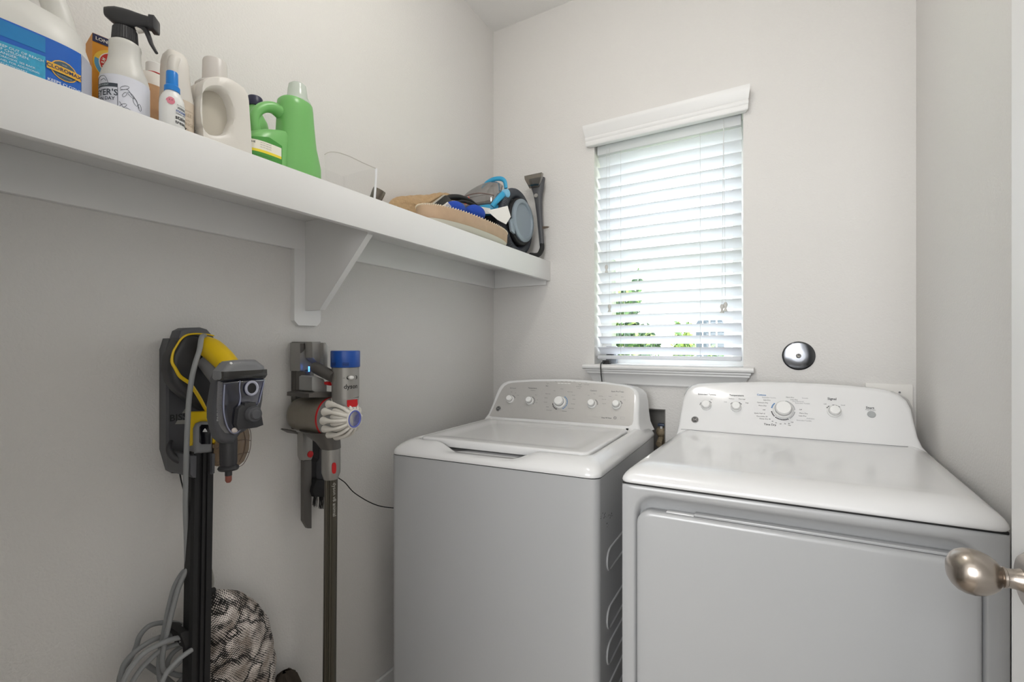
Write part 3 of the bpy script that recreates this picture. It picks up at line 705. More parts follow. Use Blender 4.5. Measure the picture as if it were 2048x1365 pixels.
def onface(cx, cy, rx, ry, n, off=0.0006):
    """map (s,z): s = y offset along the +x face of a superellipse bottle"""
    def f(s_, z):
        q = min(0.999, abs((s_)/ry)); x = rx*(1-q**n)**(1/n); return Vector((cx+x+off, cy+s_, z))
    return f
lb = onface(-1.035, .220, .055, .098, 3.0)
def label_patch(mb, f, s0, s1, z0, z1, m, ns=20, off=0.0, top=None):
    vs = []; fs = []
    for i in range(ns+1):
        s_ = s0+(s1-s0)*i/ns; zt = top(s_) if top else z1
        vs += [f(s_, z0)+Vector((off, 0, 0)), f(s_, zt)+Vector((off, 0, 0))]
    fs = [(2*i, 2*i+1, 2*i+3, 2*i+2) for i in range(ns)]
    mb.add(vs, fs, m)
lab_b = mat('label_blue', (20, 96, 190), 0.35); lab_c = mat('label_cyan', (52, 160, 200), 0.4, noise=0.25, nscale=220); lab_w = mat('label_silver', (176, 178, 190), 0.35); lab_db = mat('label_deep_blue', (20, 82, 178), 0.35)
mb = MB()
tp = lambda s_: SZ+.0855
label_patch(mb, lb, -.094, .075, SZ+.004, 0, lab_b, 26, .0004, tp)
label_patch(mb, lb, .0755, .094, SZ+.004, 0, lab_w, 10, .0004, lambda s_: SZ+.0855-(s_-.0755)*.35)
label_patch(mb, lb, -.094, .030, SZ+.060, SZ+.083, mat('label_mid_blue', (18, 124, 188), 0.4, noise=.08, nscale=60), 18, .0008)
vs = []
for i in range(17):
    s_ = -.094+.124*i/16; vs += [lb(s_, SZ+.006)+Vector((.0010, 0, 0)), lb(s_, SZ+.048+.006*(i/16))+Vector((.0010, 0, 0))]
mb.add(vs, [(2*i, 2*i+1, 2*i+3, 2*i+2) for i in range(16)], lab_c)
gold = mat('label_gold', (232, 178, 60), 0.4); ink_n = mat('label_navy', (26, 44, 92), 0.5)
def lp(mb, cy_, cz_, pts, m, off): mb.add([lb(cy_+a, cz_+b)+Vector((off, 0, 0)) for a, b in pts], [tuple(range(len(pts)))], m)
cy_, cz_ = .0525, SZ+.0435
lp(mb, cy_, cz_, [(.017*math.cos(a*PI/8), .0155*math.sin(a*PI/8)) for a in range(16)], gold, .0012)
lp(mb, cy_, cz_, [(.0155*math.cos(a*PI/8), .0140*math.sin(a*PI/8)) for a in range(16)], mat('label_slate', (64, 88, 104), .5), .0014)
label_patch(mb, lb, cy_-.0215, cy_+.0215, cz_-.0055, cz_+.0055, gold, 16, .0024)
mb.text('CLOROMAX', .0078, lambda x, y: lb(cy_+x, cz_+y)+Vector((.0030, 0, 0)), ink_n, bold=True)
mb.text('with', .0035, lambda x, y: lb(cy_+x, cz_+.009+y)+Vector((.0018, 0, 0)), lab_w); mb.text('TECHNOLOGY', .0028, lambda x, y: lb(cy_+x, cz_-.009+y)+Vector((.0018, 0, 0)), lab_w)
wl = mat('label_white', (225, 236, 240), .5)
mb.text('KEEPS CLOTHES', .0062, lambda x, y: lb(cy_+.002+x, SZ+.0215+y)+Vector((.0016, 0, 0)), wl, bold=True); mb.text('WHITER LONGER', .0062, lambda x, y: lb(cy_+.002+x, SZ+.0145+y)+Vector((.0016, 0, 0)), wl, bold=True)
for k, w_ in enumerate(('KEEP OUT OF REACH', 'OF CHILDREN.', 'DANGER:', 'CORROSIVE. SEE BACK', 'PANEL FOR ADDITIONAL', 'PRECAUTIONARY', 'STATEMENTS')):
    mb.text(w_, .0052 if k < 3 else .0040, lambda x, y: lb(-.022+x, SZ+.0455-.0052*k+y)+Vector((.0016, 0, 0)), wl, 'LEFT')
mb.build('label', bj)

# ---- yellow box of baking soda
t = thing('baking_soda_box', (-1.11, 0.385, SZ), 'yellow-orange cardboard baking soda box between the bleach jug and the spray bottle', 'box', 'bottles and boxes on the shelf')
bo = mat('box_orange', (228, 152, 40), .5, noise=.05, nscale=12); M4 = Matrix.Translation((-1.08, .3375, SZ)) @ Matrix.Rotation(math.radians(-7), 4, 'Z')
bh = .178
MB().box((-.052, 0, 0), (0, 0.058, bh), bo, .0008, 1, M=M4).build('carton', t)
bf = lambda y, z, o=.0006: M4 @ Vector((o, y, z))
navy = mat('box_navy', (42, 44, 82), .5); bred = mat('box_red', (206, 48, 40), .5); bw = mat('box_white', (240, 235, 222), .5); by = mat('box_yellow', (244, 200, 70), .5); bbl = mat('box_blue', (90, 160, 200), .5)
mb = MB()
def bq(y0, y1, z0, z1, m, o=.0006): mb.add([bf(y0, z0, o), bf(y1, z0, o), bf(y1, z1, o), bf(y0, z1, o)], [(0, 1, 2, 3)], m)
def bcirc(cy, cz, r, m, o, a0=0, a1=360, r0=0):
    n = 30; A = [math.radians(a0+(a1-a0)*k/n) for k in range(n+1)]
    vs = [bf(cy+r*math.cos(a), cz+r*math.sin(a), o) for a in A]+[bf(cy+r0*math.cos(a), cz+r0*math.sin(a), o) for a in A]
    mb.add(vs, [(i, i+1, n+2+i, n+1+i) for i in range(n)], m)
bq(0.0, .0575, bh-.0155, bh-.001, navy); mb.text('LONG LASTING', .0082, lambda x, y: bf(.004+x, bh-.0085+y, .0012), bw, 'LEFT', bold=True)
bcirc(.030, .128, .029, by, .0008); bcirc(.030, .128, .0275, bbl, .0010, 165, 290, .021); bcirc(.032, .130, .0235, bw, .0012); bcirc(.032, .130, .022, bred, .0014, 0, 360, .0125)
for i, ch in enumerate('ARM & HAMMER'):
    a = math.radians(200-20*i); cc = (.032+.0172*math.cos(a), .130+.0172*math.sin(a))
    mb.text(ch, .0072, lambda x, y, a=a, cc=cc: bf(cc[0]+x*math.sin(a)+y*math.cos(a), cc[1]-x*math.cos(a)+y*math.sin(a), .0018), bw, bold=True)
mb.add([bf(y, z, .0016) for y, z in ((.024, .132), (.028, .127), (.034, .125), (.037, .128), (.0355, .133), (.033, .130), (.030, .131), (.0265, .136))], [tuple(range(8))], ink_n)
mb.add([bf(y, z, .0016) for y, z in ((.025, .137), (.037, .139), (.037, .136), (.026, .134))], [(0, 1, 2, 3)], ink_n)
bq(0.0, .0575, .004, .010, navy)
mb.add([bf(y, z, .0008) for y, z in ((.018, .010), (.034, .036), (.0575, .036), (.0575, .010))], [(0, 1, 2, 3)], navy); mb.add([bf(y, z, .0010) for y, z in ((.024, .012), (.037, .033), (.0575, .033), (.0575, .012))], [(0, 1, 2, 3)], bw)
mb.build('printed_front', t)

# ---- spray bottle
sx, sy = -1.03, .368
t = thing('spray_bottle', (sx, sy, SZ), 'tall spray bottle with a black trigger head and a white illustrated label', 'spray bottle', 'bottles and boxes on the shelf')
mb = MB(); mb.lathe([(.001, 0), (.032, 0), (.0350, .003), (.0355, .02), (.0355, .078), (.0350, .088), (.0325, .098), (.0290, .107), (.0255, .116), (.0240, .125), (.0232, .133), (.0230, .145), (.0238, .150), (.0225, .155), (.0185, .158), (.0165, .159), (.0165, .166)], (sx, sy, SZ), (0, 0, 1), milk, 40)
sb = mb.build('bottle', t)
def cylmap(cx, cy, r, phi0):  # phi0: direction (deg) the label faces
    def f(s_, z): a = math.radians(phi0)+s_/r; return Vector((cx+r*math.cos(a), cy+r*math.sin(a), z))
    return f
cm = cylmap(sx, sy, .0359, -52)
lab = mat('paper_label', (228, 230, 240), .5); mb = MB()
label_patch(mb, cm, -.050, .078, SZ+.003, SZ+.083, lab, 40)
cm2 = cylmap(sx, sy, .0363, -52); cm3 = cylmap(sx, sy, .0366, -52)
def cq(s0, s1, z0, z1, m, f=cm2): label_patch(mb, f, s0, s1, SZ+z0, SZ+z1, m, 12)
sl = mat('label_charcoal', (66, 74, 84), .5)
cq(-.047, .0105, .0600, .0665, sl); mb.text('LEMON SCENT', .0042, lambda x, y: cm3(-.017+x, SZ+.0632+y), wl)
cq(.0100, .0108, .004, .060, sl)
mb.text("MEYER'S", .0150, lambda x, y: cm2(-.016+x, SZ+.050+y*1.0), sl, bold=True); mb.text('CLEAN DAY', .0082, lambda x, y: cm2(-.016+x, SZ+.0395+y), sl, bold=True)
def curve(pts, r=.00035, f=cm2, sm=5, closed=False): mb.tube([f(a, SZ+b) for a, b in pts], r, sl, 5, sm=sm, closed=closed)
curve([(-.013+.012*math.cos(k*PI/8), .020+.014*math.sin(k*PI/8)) for k in range(16)], .0005, closed=True, sm=0)
curve([(-.022, .019), (-.004, .021)])
curve([(-.030, .0665), (-.028, .076), (-.020, .0795), (-.010, .078), (-.004, .067)]); curve([(-.020, .0725), (-.012, .074), (-.008, .070)])
rg = random.Random(3)
for cx_, cz_, sc, an in ((.020, .062, .007, 30), (.029, .052, .006, -40), (.020, .050, .005, 60), (.035, .043, .007, -70), (.042, .036, .006, -80), (.018, .030, .006, 40), (.026, .024, .0055, -30), (.018, .014, .0055, 60), (.030, .013, .006, -10), (.040, .009, .006, -5)):
    a = math.radians(an); pts = []
    for k in range(10):
        u = sc*math.cos(2*PI*k/10); v = sc*.42*math.sin(2*PI*k/10); pts.append((cx_+u*math.cos(a)-v*math.sin(a), cz_+u*math.sin(a)+v*math.cos(a)))
    curve(pts, .0003, closed=True, sm=0)
curve([(.014, .056), (.024, .060), (.030, .052), (.036, .046), (.041, .034)]); curve([(.013, .036), (.018, .028), (.026, .022)]); curve([(.013, .018), (.018, .010), (.030, .008), (.042, .009)])
mb.build('label', sb)
SPD = Vector((.70, .714, 0)).normalized()     # direction the nozzle points
SPN = Vector((-SPD.y, SPD.x, 0))
mb = MB(); pr_ = []
for k in range(48): pass
rings = []
for z, r in ((.159, .0185), (.160, .0195), (.182, .0180), (.183, .0165)):
    rings.append([Vector((sx+math.cos(2*PI*k/64)*(r*(1.0 if k % 2 else .955)), sy+math.sin(2*PI*k/64)*(r*(1.0 if k % 2 else .955)), SZ+z)) for k in range(64)])
mb.loft(rings, blk); mb.build('collar', t)
def sp(u, z, w=0): return Vector((sx, sy, SZ))+SPD*u+SPN*w+Vector((0, 0, z+.006))
# head: lofted side profile
hd = [(-.030, .2035, .008, .0060), (-.022, .2005, .012, .0105), (-.012, .198, .016, .0130), (0, .1955, .0175, .0140), (.010, .1955, .0160, .0135), (.022, .1955, .0130, .0125), (.032, .1955, .0110, .0115), (.040, .195, .0105, .0110)]
mb = MB(); rings = []
for u, zc, hz, hw_ in hd:
    rings.append([sp(u, zc+hz*math.copysign(abs(math.sin(q))**.7, math.sin(q)), hw_*math.copysign(abs(math.cos(q))**.7, math.cos(q))) for q in [2*PI*k/20 for k in range(20)]])
mb.loft(rings, blk); hdo = mb.build('trigger_head', t)
mb = MB()
rings = []
for u, s_ in ((.0402, .95), (.041, 1.10), (.049, 1.10), (.0502, .95)):
    rings.append([sp(u, .194+.0115*s_*y, .0115*s_*x) for x, y in rrect(-1, 1, -1, 1, .3, 3)])
mb.loft(rings, blk); mb.build('nozzle', t)
MB().cyl(sp(.018, .180), sp(.030, .184), .006, offw).build('valve_body', t)
mb = MB(); mb.tube([sp(.022, .184), sp(.032, .181), sp(.037, .170), sp(.041, .158), sp(.049, .143)], [.0048, .0046, .0040, .0034, .0026], blk, 10, flat=1.5, up=SPN); mb.build('trigger', t)

# ---- stain remover bottle
tx, ty = -.972, .418
t = thing('stain_remover_bottle', (tx, ty, SZ), 'small white stain treater bottle with a bright blue cap', 'bottle', 'bottles and boxes on the shelf')
mb = MB(); body(mb, [(SZ, tx, ty, .014, .0175), (SZ+.003, tx, ty, .016, .0200), (SZ+.052, tx, ty, .016, .0200), (SZ+.062, tx, ty, .0155, .0185), (SZ+.070, tx, ty, .013, .0150), (SZ+.075, tx, ty, .0108, .0118), (SZ+.079, tx, ty, .0095, .0095)], white, 2.1)
sb = mb.build('bottle', t)
lf = onface(tx, ty, .016, .0200, 2.1)
pk = mat('label_pink', (222, 132, 150), .5); mb = MB()
vs = [lf(-.0085+.0062*math.cos(2*PI*k/16)*(1+.12*math.sin(4*k)), SZ+.0540+.0068*math.sin(2*PI*k/16))+Vector((.0001, 0, 0)) for k in range(16)]; mb.add(vs, [tuple(range(16))], pk)
for a in (-.0105, -.0068): mb.ball(lf(a, SZ+.0555)+Vector((.0003, 0, 0)), .0007, inkblack, 8, 5)
for w_, yy, zz, s_, m in (('miss', .0020, .0455, .0082, sl), ('mouth', -.0010, .0395, .0082, mat('label_blue_ink', (70, 96, 160), .5)), ("messy eater", -.0010, .0345, .0042, sl), ('stain', -.0020, .0272, .0108, inkblack), ('treater', -.0020, .0185, .0092, inkblack)):
    mb.text(w_, s_, lambda x, y: lf(yy+x, SZ+zz+y), m, 'LEFT', bold=True)
mb.text('the hate stains co', .0026, lambda x, y: lf(.001+x, SZ+.0505+y), sl, 'LEFT')
mb.build('label', sb)
bcap = mat('cap_bright_blue', (20, 128, 214), .35)
mb = MB(); mb.lathe([(.0122, .0765), (.0122, .0855), (.0096, .0885), (.0092, .112), (.0085, .1135), (.0005, .1137)], (tx, ty, SZ), (0, 0, 1), bcap, 28); mb.build('cap', t)

# ---- beige laundry jug with loop handle
jx, jy = -1.036, .4535
t = thing('laundry_jug', (jx, jy, SZ), 'off-white detergent jug with a beige label, behind the blue-capped bottle', 'detergent jug', 'bottles and boxes on the shelf')
mb = MB(); body(mb, [(SZ, jx, jy, .023, .0235), (SZ+.004, jx, jy, .026, .0265), (SZ+.092, jx, jy, .026, .0265), (SZ+.098, jx, jy, .0255, .026), (SZ+.112, jx, jy-.001, .024, .0245), (SZ+.126, jx, jy-.002, .023, .0235), (SZ+.146, jx, jy-.003, .022, .0225),
      (SZ+.166, jx, jy-.003, .021, .0215), (SZ+.178, jx, jy-.003, .018, .019), (SZ+.186, jx, jy-.003, .013, .014), (SZ+.190, jx, jy-.003, .005, .006)], cream, 2.8)
sb = mb.build('bottle', t)
mb = MB(); mb.tube([(jx+.017, jy-.012, SZ+.124), (jx+.020, jy-.016, SZ+.146), (jx+.018, jy-.012, SZ+.164), (jx+.010, jy-.002, SZ+.172)], [.008, .009, .009, .007], cream, 12); mb.build('handle', t)
lf = onface(jx, jy, .026, .0265, 2.8); mb = MB(); beige = mat('label_beige', (218, 203, 184), .5)
label_patch(mb, lf, -.0255, .0262, SZ+.004, SZ+.090, beige, 24)
tan = mat('label_tan_ink', (190, 172, 148), .5)
for w_, yy, zz, s_ in (('FREE', -.003, .062, .0090), ('ORANGE', -.0145, .044, .0085), ('laundry', .000, .052, .004), ('detergent', .002, .071, .004), ('natural', -.002, .034, .004), ('HONEY', -.010, .024, .0085)):
    mb.text(w_, s_, lambda x, y: lf(yy+x, SZ+zz+y)+Vector((.0004, 0, 0)), tan, 'LEFT', bold=True)
mb.build('label', sb)

# ---- amber jug at the back
jx, jy = -1.175, .486
t = thing('amber_jug', (jx, jy, SZ), 'jug with a faded orange label against the wall, mostly hidden behind the spray bottle', 'detergent jug', 'bottles and boxes on the shelf')
mb = MB(); body(mb, [(SZ, jx, jy, .032, .050), (SZ+.004, jx, jy, .036, .054), (SZ+.160, jx, jy, .036, .054), (SZ+.176, jx, jy-.004, .032, .046), (SZ+.188, jx, jy-.010, .026, .034), (SZ+.194, jx, jy-.014, .016, .018)], cream, 3.4)
sb = mb.build('bottle', t)
lf = onface(jx, jy, .036, .054, 3.4); mb = MB(); label_patch(mb, lf, -.051, .051, SZ+.004, SZ+.158, mat('label_faded_orange', (206, 164, 122), .55, noise=.18, nscale=28), 24)
mb.add([lf(a, SZ+b)+Vector((.0004, 0, 0)) for a, b in ((-.05, .135), (.02, .150), (.03, .120), (-.03, .110))], [(0, 1, 2, 3)], mat('label_ochre', (204, 170, 110), .55))
mb.build('label', sb)
mb = MB(); mb.lathe([(.0165, .195), (.0165, .1965)], (jx, jy-.014, SZ), (0, 0, 1), red, 24); mb.lathe([(.0158, .197), (.0158, .217), (.014, .219), (.0005, .219)], (jx, jy-.014, SZ), (0, 0, 1), white, 24); mb.build('cap', t)

# ---- cream detergent bottle with a large open side window
t = thing('cream_detergent_bottle', (-1.03, .545, SZ), 'cream detergent bottle with a clear-white cap and a large oval grip, no front label', 'detergent bottle', 'bottles and boxes on the shelf')
X1 = -1.000
out_px = [(406, 262), (405, 210), (405, 170), (410, 159), (418, 153), (440, 152), (458, 155), (478, 166), (491, 176), (499, 192), (502, 230), (505, 270), (507, 315), (507, 345), (470, 330), (430, 312), (401, 300)]
O_ = catmull([Vector((at(x, y, X=X1).y, at(x, y, X=X1).z, 0)) for x, y in out_px[:14]], 4)
prof = [(p.x, max(p.y, SZ)) for p in O_]; prof = [p for i, p in enumerate(prof) if i == 0 or (abs(p[0]-prof[i-1][0])+abs(p[1]-prof[i-1][1])) > 1e-4]
ymin = prof[0][0]; ymax = prof[-1][0]
prof = [(ymin, SZ)]+[p for p in prof if p[1] > SZ+.003]+[(ymax, SZ)]
MB().ext(prof, YZ(0), -1.085, -1.028, cream, .010, 3).build('bottle', t)
hole_px = [(399.5, 222), (401, 200), (405, 187), (413, 179), (424, 175), (438, 175), (450, 181), (459, 193), (466, 212), (468, 236), (463, 249), (458, 262), (445, 268), (430, 269), (415, 264), (404, 252)]
hol = [at(x, y, X=X1) for x, y in hole_px]; hc = sum([Vector((p.y, p.z)) for p in hol], Vector((0, 0)))/len(hol)
n_ = 48
def samp(poly, ang):
    best = None; d = Vector((math.cos(ang), math.sin(ang)))
    for i in range(len(poly)):
        a = Vector(poly[i])-hc; b = Vector(poly[(i+1) % len(poly)])-hc; e = b-a; den = d.x*e.y-d.y*e.x
        if abs(den) < 1e-12: continue
        t_ = (a.x*e.y-a.y*e.x)/den; u_ = (a.x*d.y-a.y*d.x)/den
        if t_ > 0 and -1e-6 <= u_ <= 1+1e-6: best = t_ if best is None else max(best, t_)
    return hc+d*(best or .01)
ho = [(p.y, p.z) for p in hol]
A_ = [samp(prof, 2*PI*k/n_) for k in range(n_)]; B_ = [samp(ho, 2*PI*k/n_) for k in range(n_)]
rr_ = []
for q, x in ((0, -1.030), (0, -1.008), (.04, -1.002), (.14, -1.0), (.8, -1.0), (.93, -1.003), (1.0, -1.010), (1.0, -1.030)):
    rr_.append([Vector((x, *(A_[k]*(1-q)+B_[k]*q))) for k in range(n_)])
mb = MB(); mb.loft(rr_, cream, caps=False); mb.build('grip', t)
ho2 = [(hc.x+(a-hc.x)*1.02, hc.y+(b-hc.y)*1.02) for a, b in ho]
MB().ext(ho2, YZ(0), -1.0275, -1.0265, mat('recess_plastic', (196, 190, 176), .5)).build('recess_panel', t)
c = at(433, 152, X=-1.035); capm = milky('cap_clear_white', (236, 232, 228), .35, .25)
mb = MB(); cz = 1.736
mb.lathe([(.033, cz), (.036, cz+.006), (.036, cz+.012), (.029, cz+.020), (.0235, cz+.024), (.0225, cz+.066), (.021, cz+.070), (.0005, cz+.071)], (-1.045, c.y+.002, 0), (0, 0, 1), capm, 32); mb.build('cap', t)

# ---- green detergent bottle
gcol = milky('green_plastic', (138, 208, 124), .22, .28); gdark = mat('label_green', (72, 150, 62), .45)
t = thing('green_detergent_bottle', (-1.05, .690, SZ), 'bright green detergent bottle with a clear white cap, last bottle on the shelf', 'detergent bottle', 'bottles and boxes on the shelf')
mb = MB()
gy = .722
body(mb, [(SZ, -1.048, gy+.004, .038, .052), (SZ+.004, -1.048, gy+.004, .043, .058), (SZ+.060, -1.048, gy+.003, .044, .058), (SZ+.085, -1.048, gy+.001, .043, .053), (SZ+.105, -1.048, gy, .041, .0485), (SZ+.130, -1.048, gy, .039, .0455),
          (SZ+.165, -1.048, gy-.001, .037, .0430), (SZ+.196, -1.048, gy-.002, .036, .0415), (SZ+.211, -1.048, gy-.002, .034, .040), (SZ+.215, -1.048, gy-.002, .031, .037)], gcol, 2.4)
gb = mb.build('bottle', t)
mb = MB()
body(mb, [(SZ, -1.052, .640, .034, .050), (SZ+.004, -1.052, .640, .038, .056), (SZ+.075, -1.052, .645, .038, .054), (SZ+.098, -1.052, .655, .035, .050), (SZ+.112, -1.052, .672, .030, .040), (SZ+.122, -1.052, .690, .026, .030)], gcol, 2.8)
mb.build('side_body', t)
mb = MB(); mb.tube([at(511, 266, X=-1.05), at(508, 245, X=-1.05), at(510, 231, X=-1.05), at(518, 220, X=-1.05), at(530, 214.5, X=-1.05), at(546, 216, X=-1.05), at(560, 225, X=-1.05)], [.013, .012, .011, .0115, .012, .014, .016], gcol, 14); mb.build('handle', t)
lf = onface(-1.052, .641, .038, .056, 2.8, .0008); mb = MB()
label_patch(mb, lf, -.052, .022, SZ+.006, 0, gdark, 20, 0, lambda s_: SZ+.086-abs(s_+.01)*.25)
label_patch(mb, lf, -.051, .020, SZ+.052, SZ+.072, bw, 14, .0003); label_patch(mb, lf, -.051, .020, SZ+.046, SZ+.052, mat('label_yellow', (240, 220, 60), .5), 14, .0003)
for k in range(6): mb.text('keep out of reach of children' if k % 2 else 'for best results see back panel', .0034, lambda x, y: lf(-.046+x, SZ+.039-.0055*k+y)+Vector((.0005, 0, 0)), mat('label_deep_green', (40, 92, 44), .5), 'LEFT')
for k in range(3): mb.text('HE', .0055, lambda x, y: lf(-.046+x, SZ+.066+y)+Vector((.0006, 0, 0)), inkblack, 'LEFT', bold=True); mb.text('use 3 for large loads', .003, lambda x, y: lf(-.030+x, SZ+.068-.005*k+y)+Vector((.0006, 0, 0)), inkdark, 'LEFT')
mb.build('label', gb)
clw = milky('cap_frosted', (232, 238, 232), .4, .15); mb = MB()
cz = SZ+.215
mb.lathe([(.031, cz-.003), (.032, cz+.002), (.031, cz+.005), (.027, cz+.010), (.0235, cz+.018), (.022, cz+.034), (.020, cz+.045), (.015, cz+.049), (.0005, cz+.050)], (-1.048, gy+.004, 0), (0, 0, 1), clw, 32); mb.build('cap', t)

# ---- green bottle with dark cap further back
t = thing('green_bottle', (-1.17, .690, SZ), 'green bottle with a dark blue cap standing against the wall, mostly hidden', 'bottle', 'bottles and boxes on the shelf')
mb = MB(); bx_, by_ = -1.17, .690
body(mb, [(SZ, bx_, by_, .030, .034), (SZ+.004, bx_, by_, .033, .037), (SZ+.150, bx_, by_, .033, .037), (SZ+.185, bx_, by_, .026, .029), (SZ+.205, bx_, by_, .017, .017), (SZ+.222, bx_, by_, .0145, .0145)], gcol, 2.2); mb.build('bottle', t)
MB().lathe([(.0175, .2225), (.0180, .2245), (.0180, .244), (.016, .247), (.0005, .247)], (bx_, by_, SZ), (0, 0, 1), mat('cap_midnight', (34, 36, 66), .4), 24).build('cap', t)

# ---- clear plastic bin
t = thing('clear_bin', (-1.06, .85, SZ), 'clear plastic bin with a curved rim, right of the green detergent bottle', 'plastic bin')
XF, XB = -.992, -1.125
fp = [at(x, y, X=XF) for x, y in ((641, 322), (646, 316), (650, 309), (657, 305), (666, 304), (680, 306), (700, 313), (725, 325), (753, 337.5))]
fp = [p for p in fp if p.y > .762]
fr = [(.786, SZ), (fp[0].y+.004, SZ+.03)]+[(p.y, p.z) for p in fp]+[(fp[-1].y-.006, SZ)]
mb = MB(); mb.ext(fr, YZ(0), XF-.0028, XF, cleart); mb.ext(fr, YZ(0), XB, XB+.0028, cleart)
ye = fp[-1].y
mb.box((XB+.003, fr[0][0], SZ), (XF-.003, ye-.008, SZ+.003), cleart); mb.build('bin_walls', t)
edge = clearmat('clear_edge', (238, 238, 240), .82, .25)
MB().box((XB, ye-.0055, SZ), (XF, ye-.0025, SZ+.112), cleart).build('end_wall', t)
mb = MB(); mb.tube([(XF-.001, ye-.009, SZ+.001), (XF-.001, ye-.0035, SZ+.055), (XF-.001, ye, fp[-1].z)], .0032, mat('edge_highlight', (232, 232, 236), .3), 8); mb.build('corner_edge', t)  # highlight along the clear corner, drawn as a white tube
mb = MB(); mb.tube([(XF-.001, p.y, p.z) for p in fp], .0011, mat('edge_shade', (188, 184, 176), .3), 6); mb.build('rim', t)

# ---- small dark nozzle  lying behind the bin
t = thing('round_nozzle', (-1.03, .985, SZ), 'small dark hollow nozzle lying by the corner of the clear bin', 'nozzle')
a = Vector((-1.035, .962, SZ+.021)); b = a+Vector((.016, .009, .042)); ax = (b-a).normalized()
mb = MB(); mb.lathe([(.014, 0), (.0165, .004), (.019, .040), (.0185, .048), (.0155, .0482), (.0145, .030), (.0005, .029)], a, ax, mat('bronze_grey', (104, 96, 86), .3, metal=.5), 28, caps=False); mb.build('tube', t)
MB().lathe([(.0142, .028), (.0005, .0295)], a, ax, dark, 24).build('inside', t)

# ---- tan canvas bag
t = thing('canvas_bag', (-1.168, 1.36, SZ), 'crumpled tan canvas bag on the shelf behind the round tray', 'bag')
canv = mat('tan_canvas', (186, 156, 118), .85, noise=.16, nscale=16, bump=.9, bscale=22, bdist=.03)
def lump(d): return .10*math.sin(5*d.x+3*d.y)+.08*math.sin(7*d.y-4*d.z)+.05*math.sin(13*d.y+9*d.x)
mb = MB(); 
R = []
secs = [(1.165, .006, .04, 0), (1.175, .035, .10, 0), (1.20, .052, .128, .0), (1.24, .060, .146, .0), (1.30, .060, .162, .0), (1.36, .060, .182, .0), (1.43, .058, .204, .0), (1.49, .055, .212, 0), (1.54, .040, .205, 0), (1.562, .015, .15, 0)]
secs = [(yc, w_, h, z) for yc, w_, h, z in secs]
rings = []
for i, (yc, w_, h, z0) in enumerate(catmull([(a_, b_, c_) for a_, b_, c_, _ in secs], 3) and [(v.x, v.y, v.z, 0) for v in catmull([(a_, b_, c_) for a_, b_, c_, _ in secs], 3)]):
    ring = []
    for k in range(30):
        th = 2*PI*k/30; cx_ = math.cos(th); sz_ = math.sin(th)
        w2 = max(w_, .004)*(1+.07*math.sin(3*th+i*.8)+.04*math.sin(7*th-i*.5)); zz = h*.5*(1+math.copysign(abs(sz_)**.75, sz_))*(1+.05*math.sin(4*th+i*.7)*(sz_ > -.2))
        ring.append(Vector((-1.168+cx_*w2, yc+.012*math.sin(2*th+i*.4), SZ+.0012+max(0, zz))))
    rings.append(ring)
mb.loft(rings, canv); mb.build('bag_body', t)
mb = MB()
for pts in ([at(838, 410, X=-1.095), at(856, 404, X=-1.095), at(872, 396, X=-1.10), at(884, 390, X=-1.11)],): mb.tube(pts, [.002, .007, .006, .002], canv, 8)
mb.build('fold', t)

# ---- round tray with whip-stitched rim
t = thing('stitched_tray', (-1.05, 1.385, SZ), 'shallow oval tan tray with a stitched rim and a white underside, on the shelf', 'tray')
woodm = mat('tan_leatherette', (188, 160, 132), .6, noise=.14, nscale=26); linen = mat('tray_white', (214, 211, 198), .6)
tcx, tcy, trx, try_ = -1.012, 1.396, .082, .254
def trr(z, q, off=0): return sect(tcx, tcy, SZ+z, trx+off, try_+off, 2.2, 72)
mb = MB(); mb.loft([trr(.024, 1, -.004), trr(.028, 1, -.001), trr(.045, 1), trr(.066, 1, .001), trr(.066, 1, -.003), trr(.045, 1, -.004), trr(.026, 1, -.006)], woodm, caps=False); mb.build('side_band', t)
mb = MB(); mb.loft([trr(.0002, 1, -.040), trr(.001, 1, -.034), trr(.008, 1, -.014), trr(.0235, 1, -.003)], linen); mb.build('base', t)
mb = MB(); rim = trr(.0665, 1, -.001); P_ = []
NN = 110
full = sect(tcx, tcy, SZ+.0665, trx-.001, try_-.001, 2.2, NN*2)
tw = []
for i, p in enumerate(sect(tcx, tcy, SZ+.0665, trx-.001, try_-.001, 2.2, NN*5)):
    n2 = Vector((p.x-tcx, (p.y-tcy)*.3, 0)).normalized(); a = 2*PI*i/5; tw.append(p+n2*math.cos(a)*.0028+Vector((0, 0, math.sin(a)*.0026)))
mb.tube(tw, .0017, mat('stitch_thread', (224, 212, 190), .6), 5, closed=True, sm=0); mb.build('stitching', t)

def thing1(name, mbuild, loc, label, cat, group=None):
    o = mbuild.build(name, origin=loc); return tag(o, label, cat, group)
# things lying in the tray
G = 'odds and ends in the round tray'
TZ = SZ+.0165
t = thing('pocket_player', (-1.04, 1.22, TZ), 'black flat pocket device with a silver rim leaning in the tray', 'gadget', G)
fr_ = (at(889, 408, X=-1.03), Vector((.22, .80, .50)).normalized(), None, None)
def slab_frame(c, u, n):
    u = Vector(u).normalized(); n = Vector(n).normalized(); v = n.cross(u).normalized(); n = u.cross(v).normalized(); return (c, u, v, n)
Fp = slab_frame(at(884, 411, X=-1.035), (.0, .80, .62), (.85, -.25, .32))
MB().ext(rrect(-.060, .060, -.026, .026, .017, 5), Fp, -.010, -.0015, mat('silver_rim', (190, 186, 176), .3, metal=.6), .0015).build('case', t)
MB().ext(rrect(-.058, .058, -.0203, .0203, .012, 5), Fp, -.0014, .0008, mat('screen_black', (34, 34, 32), .2), .0006).build('screen', t)
t = thing('hair_comb', (-1.0, 1.27, TZ), 'pale small plastic comb beside the black device in the tray', 'comb', G)
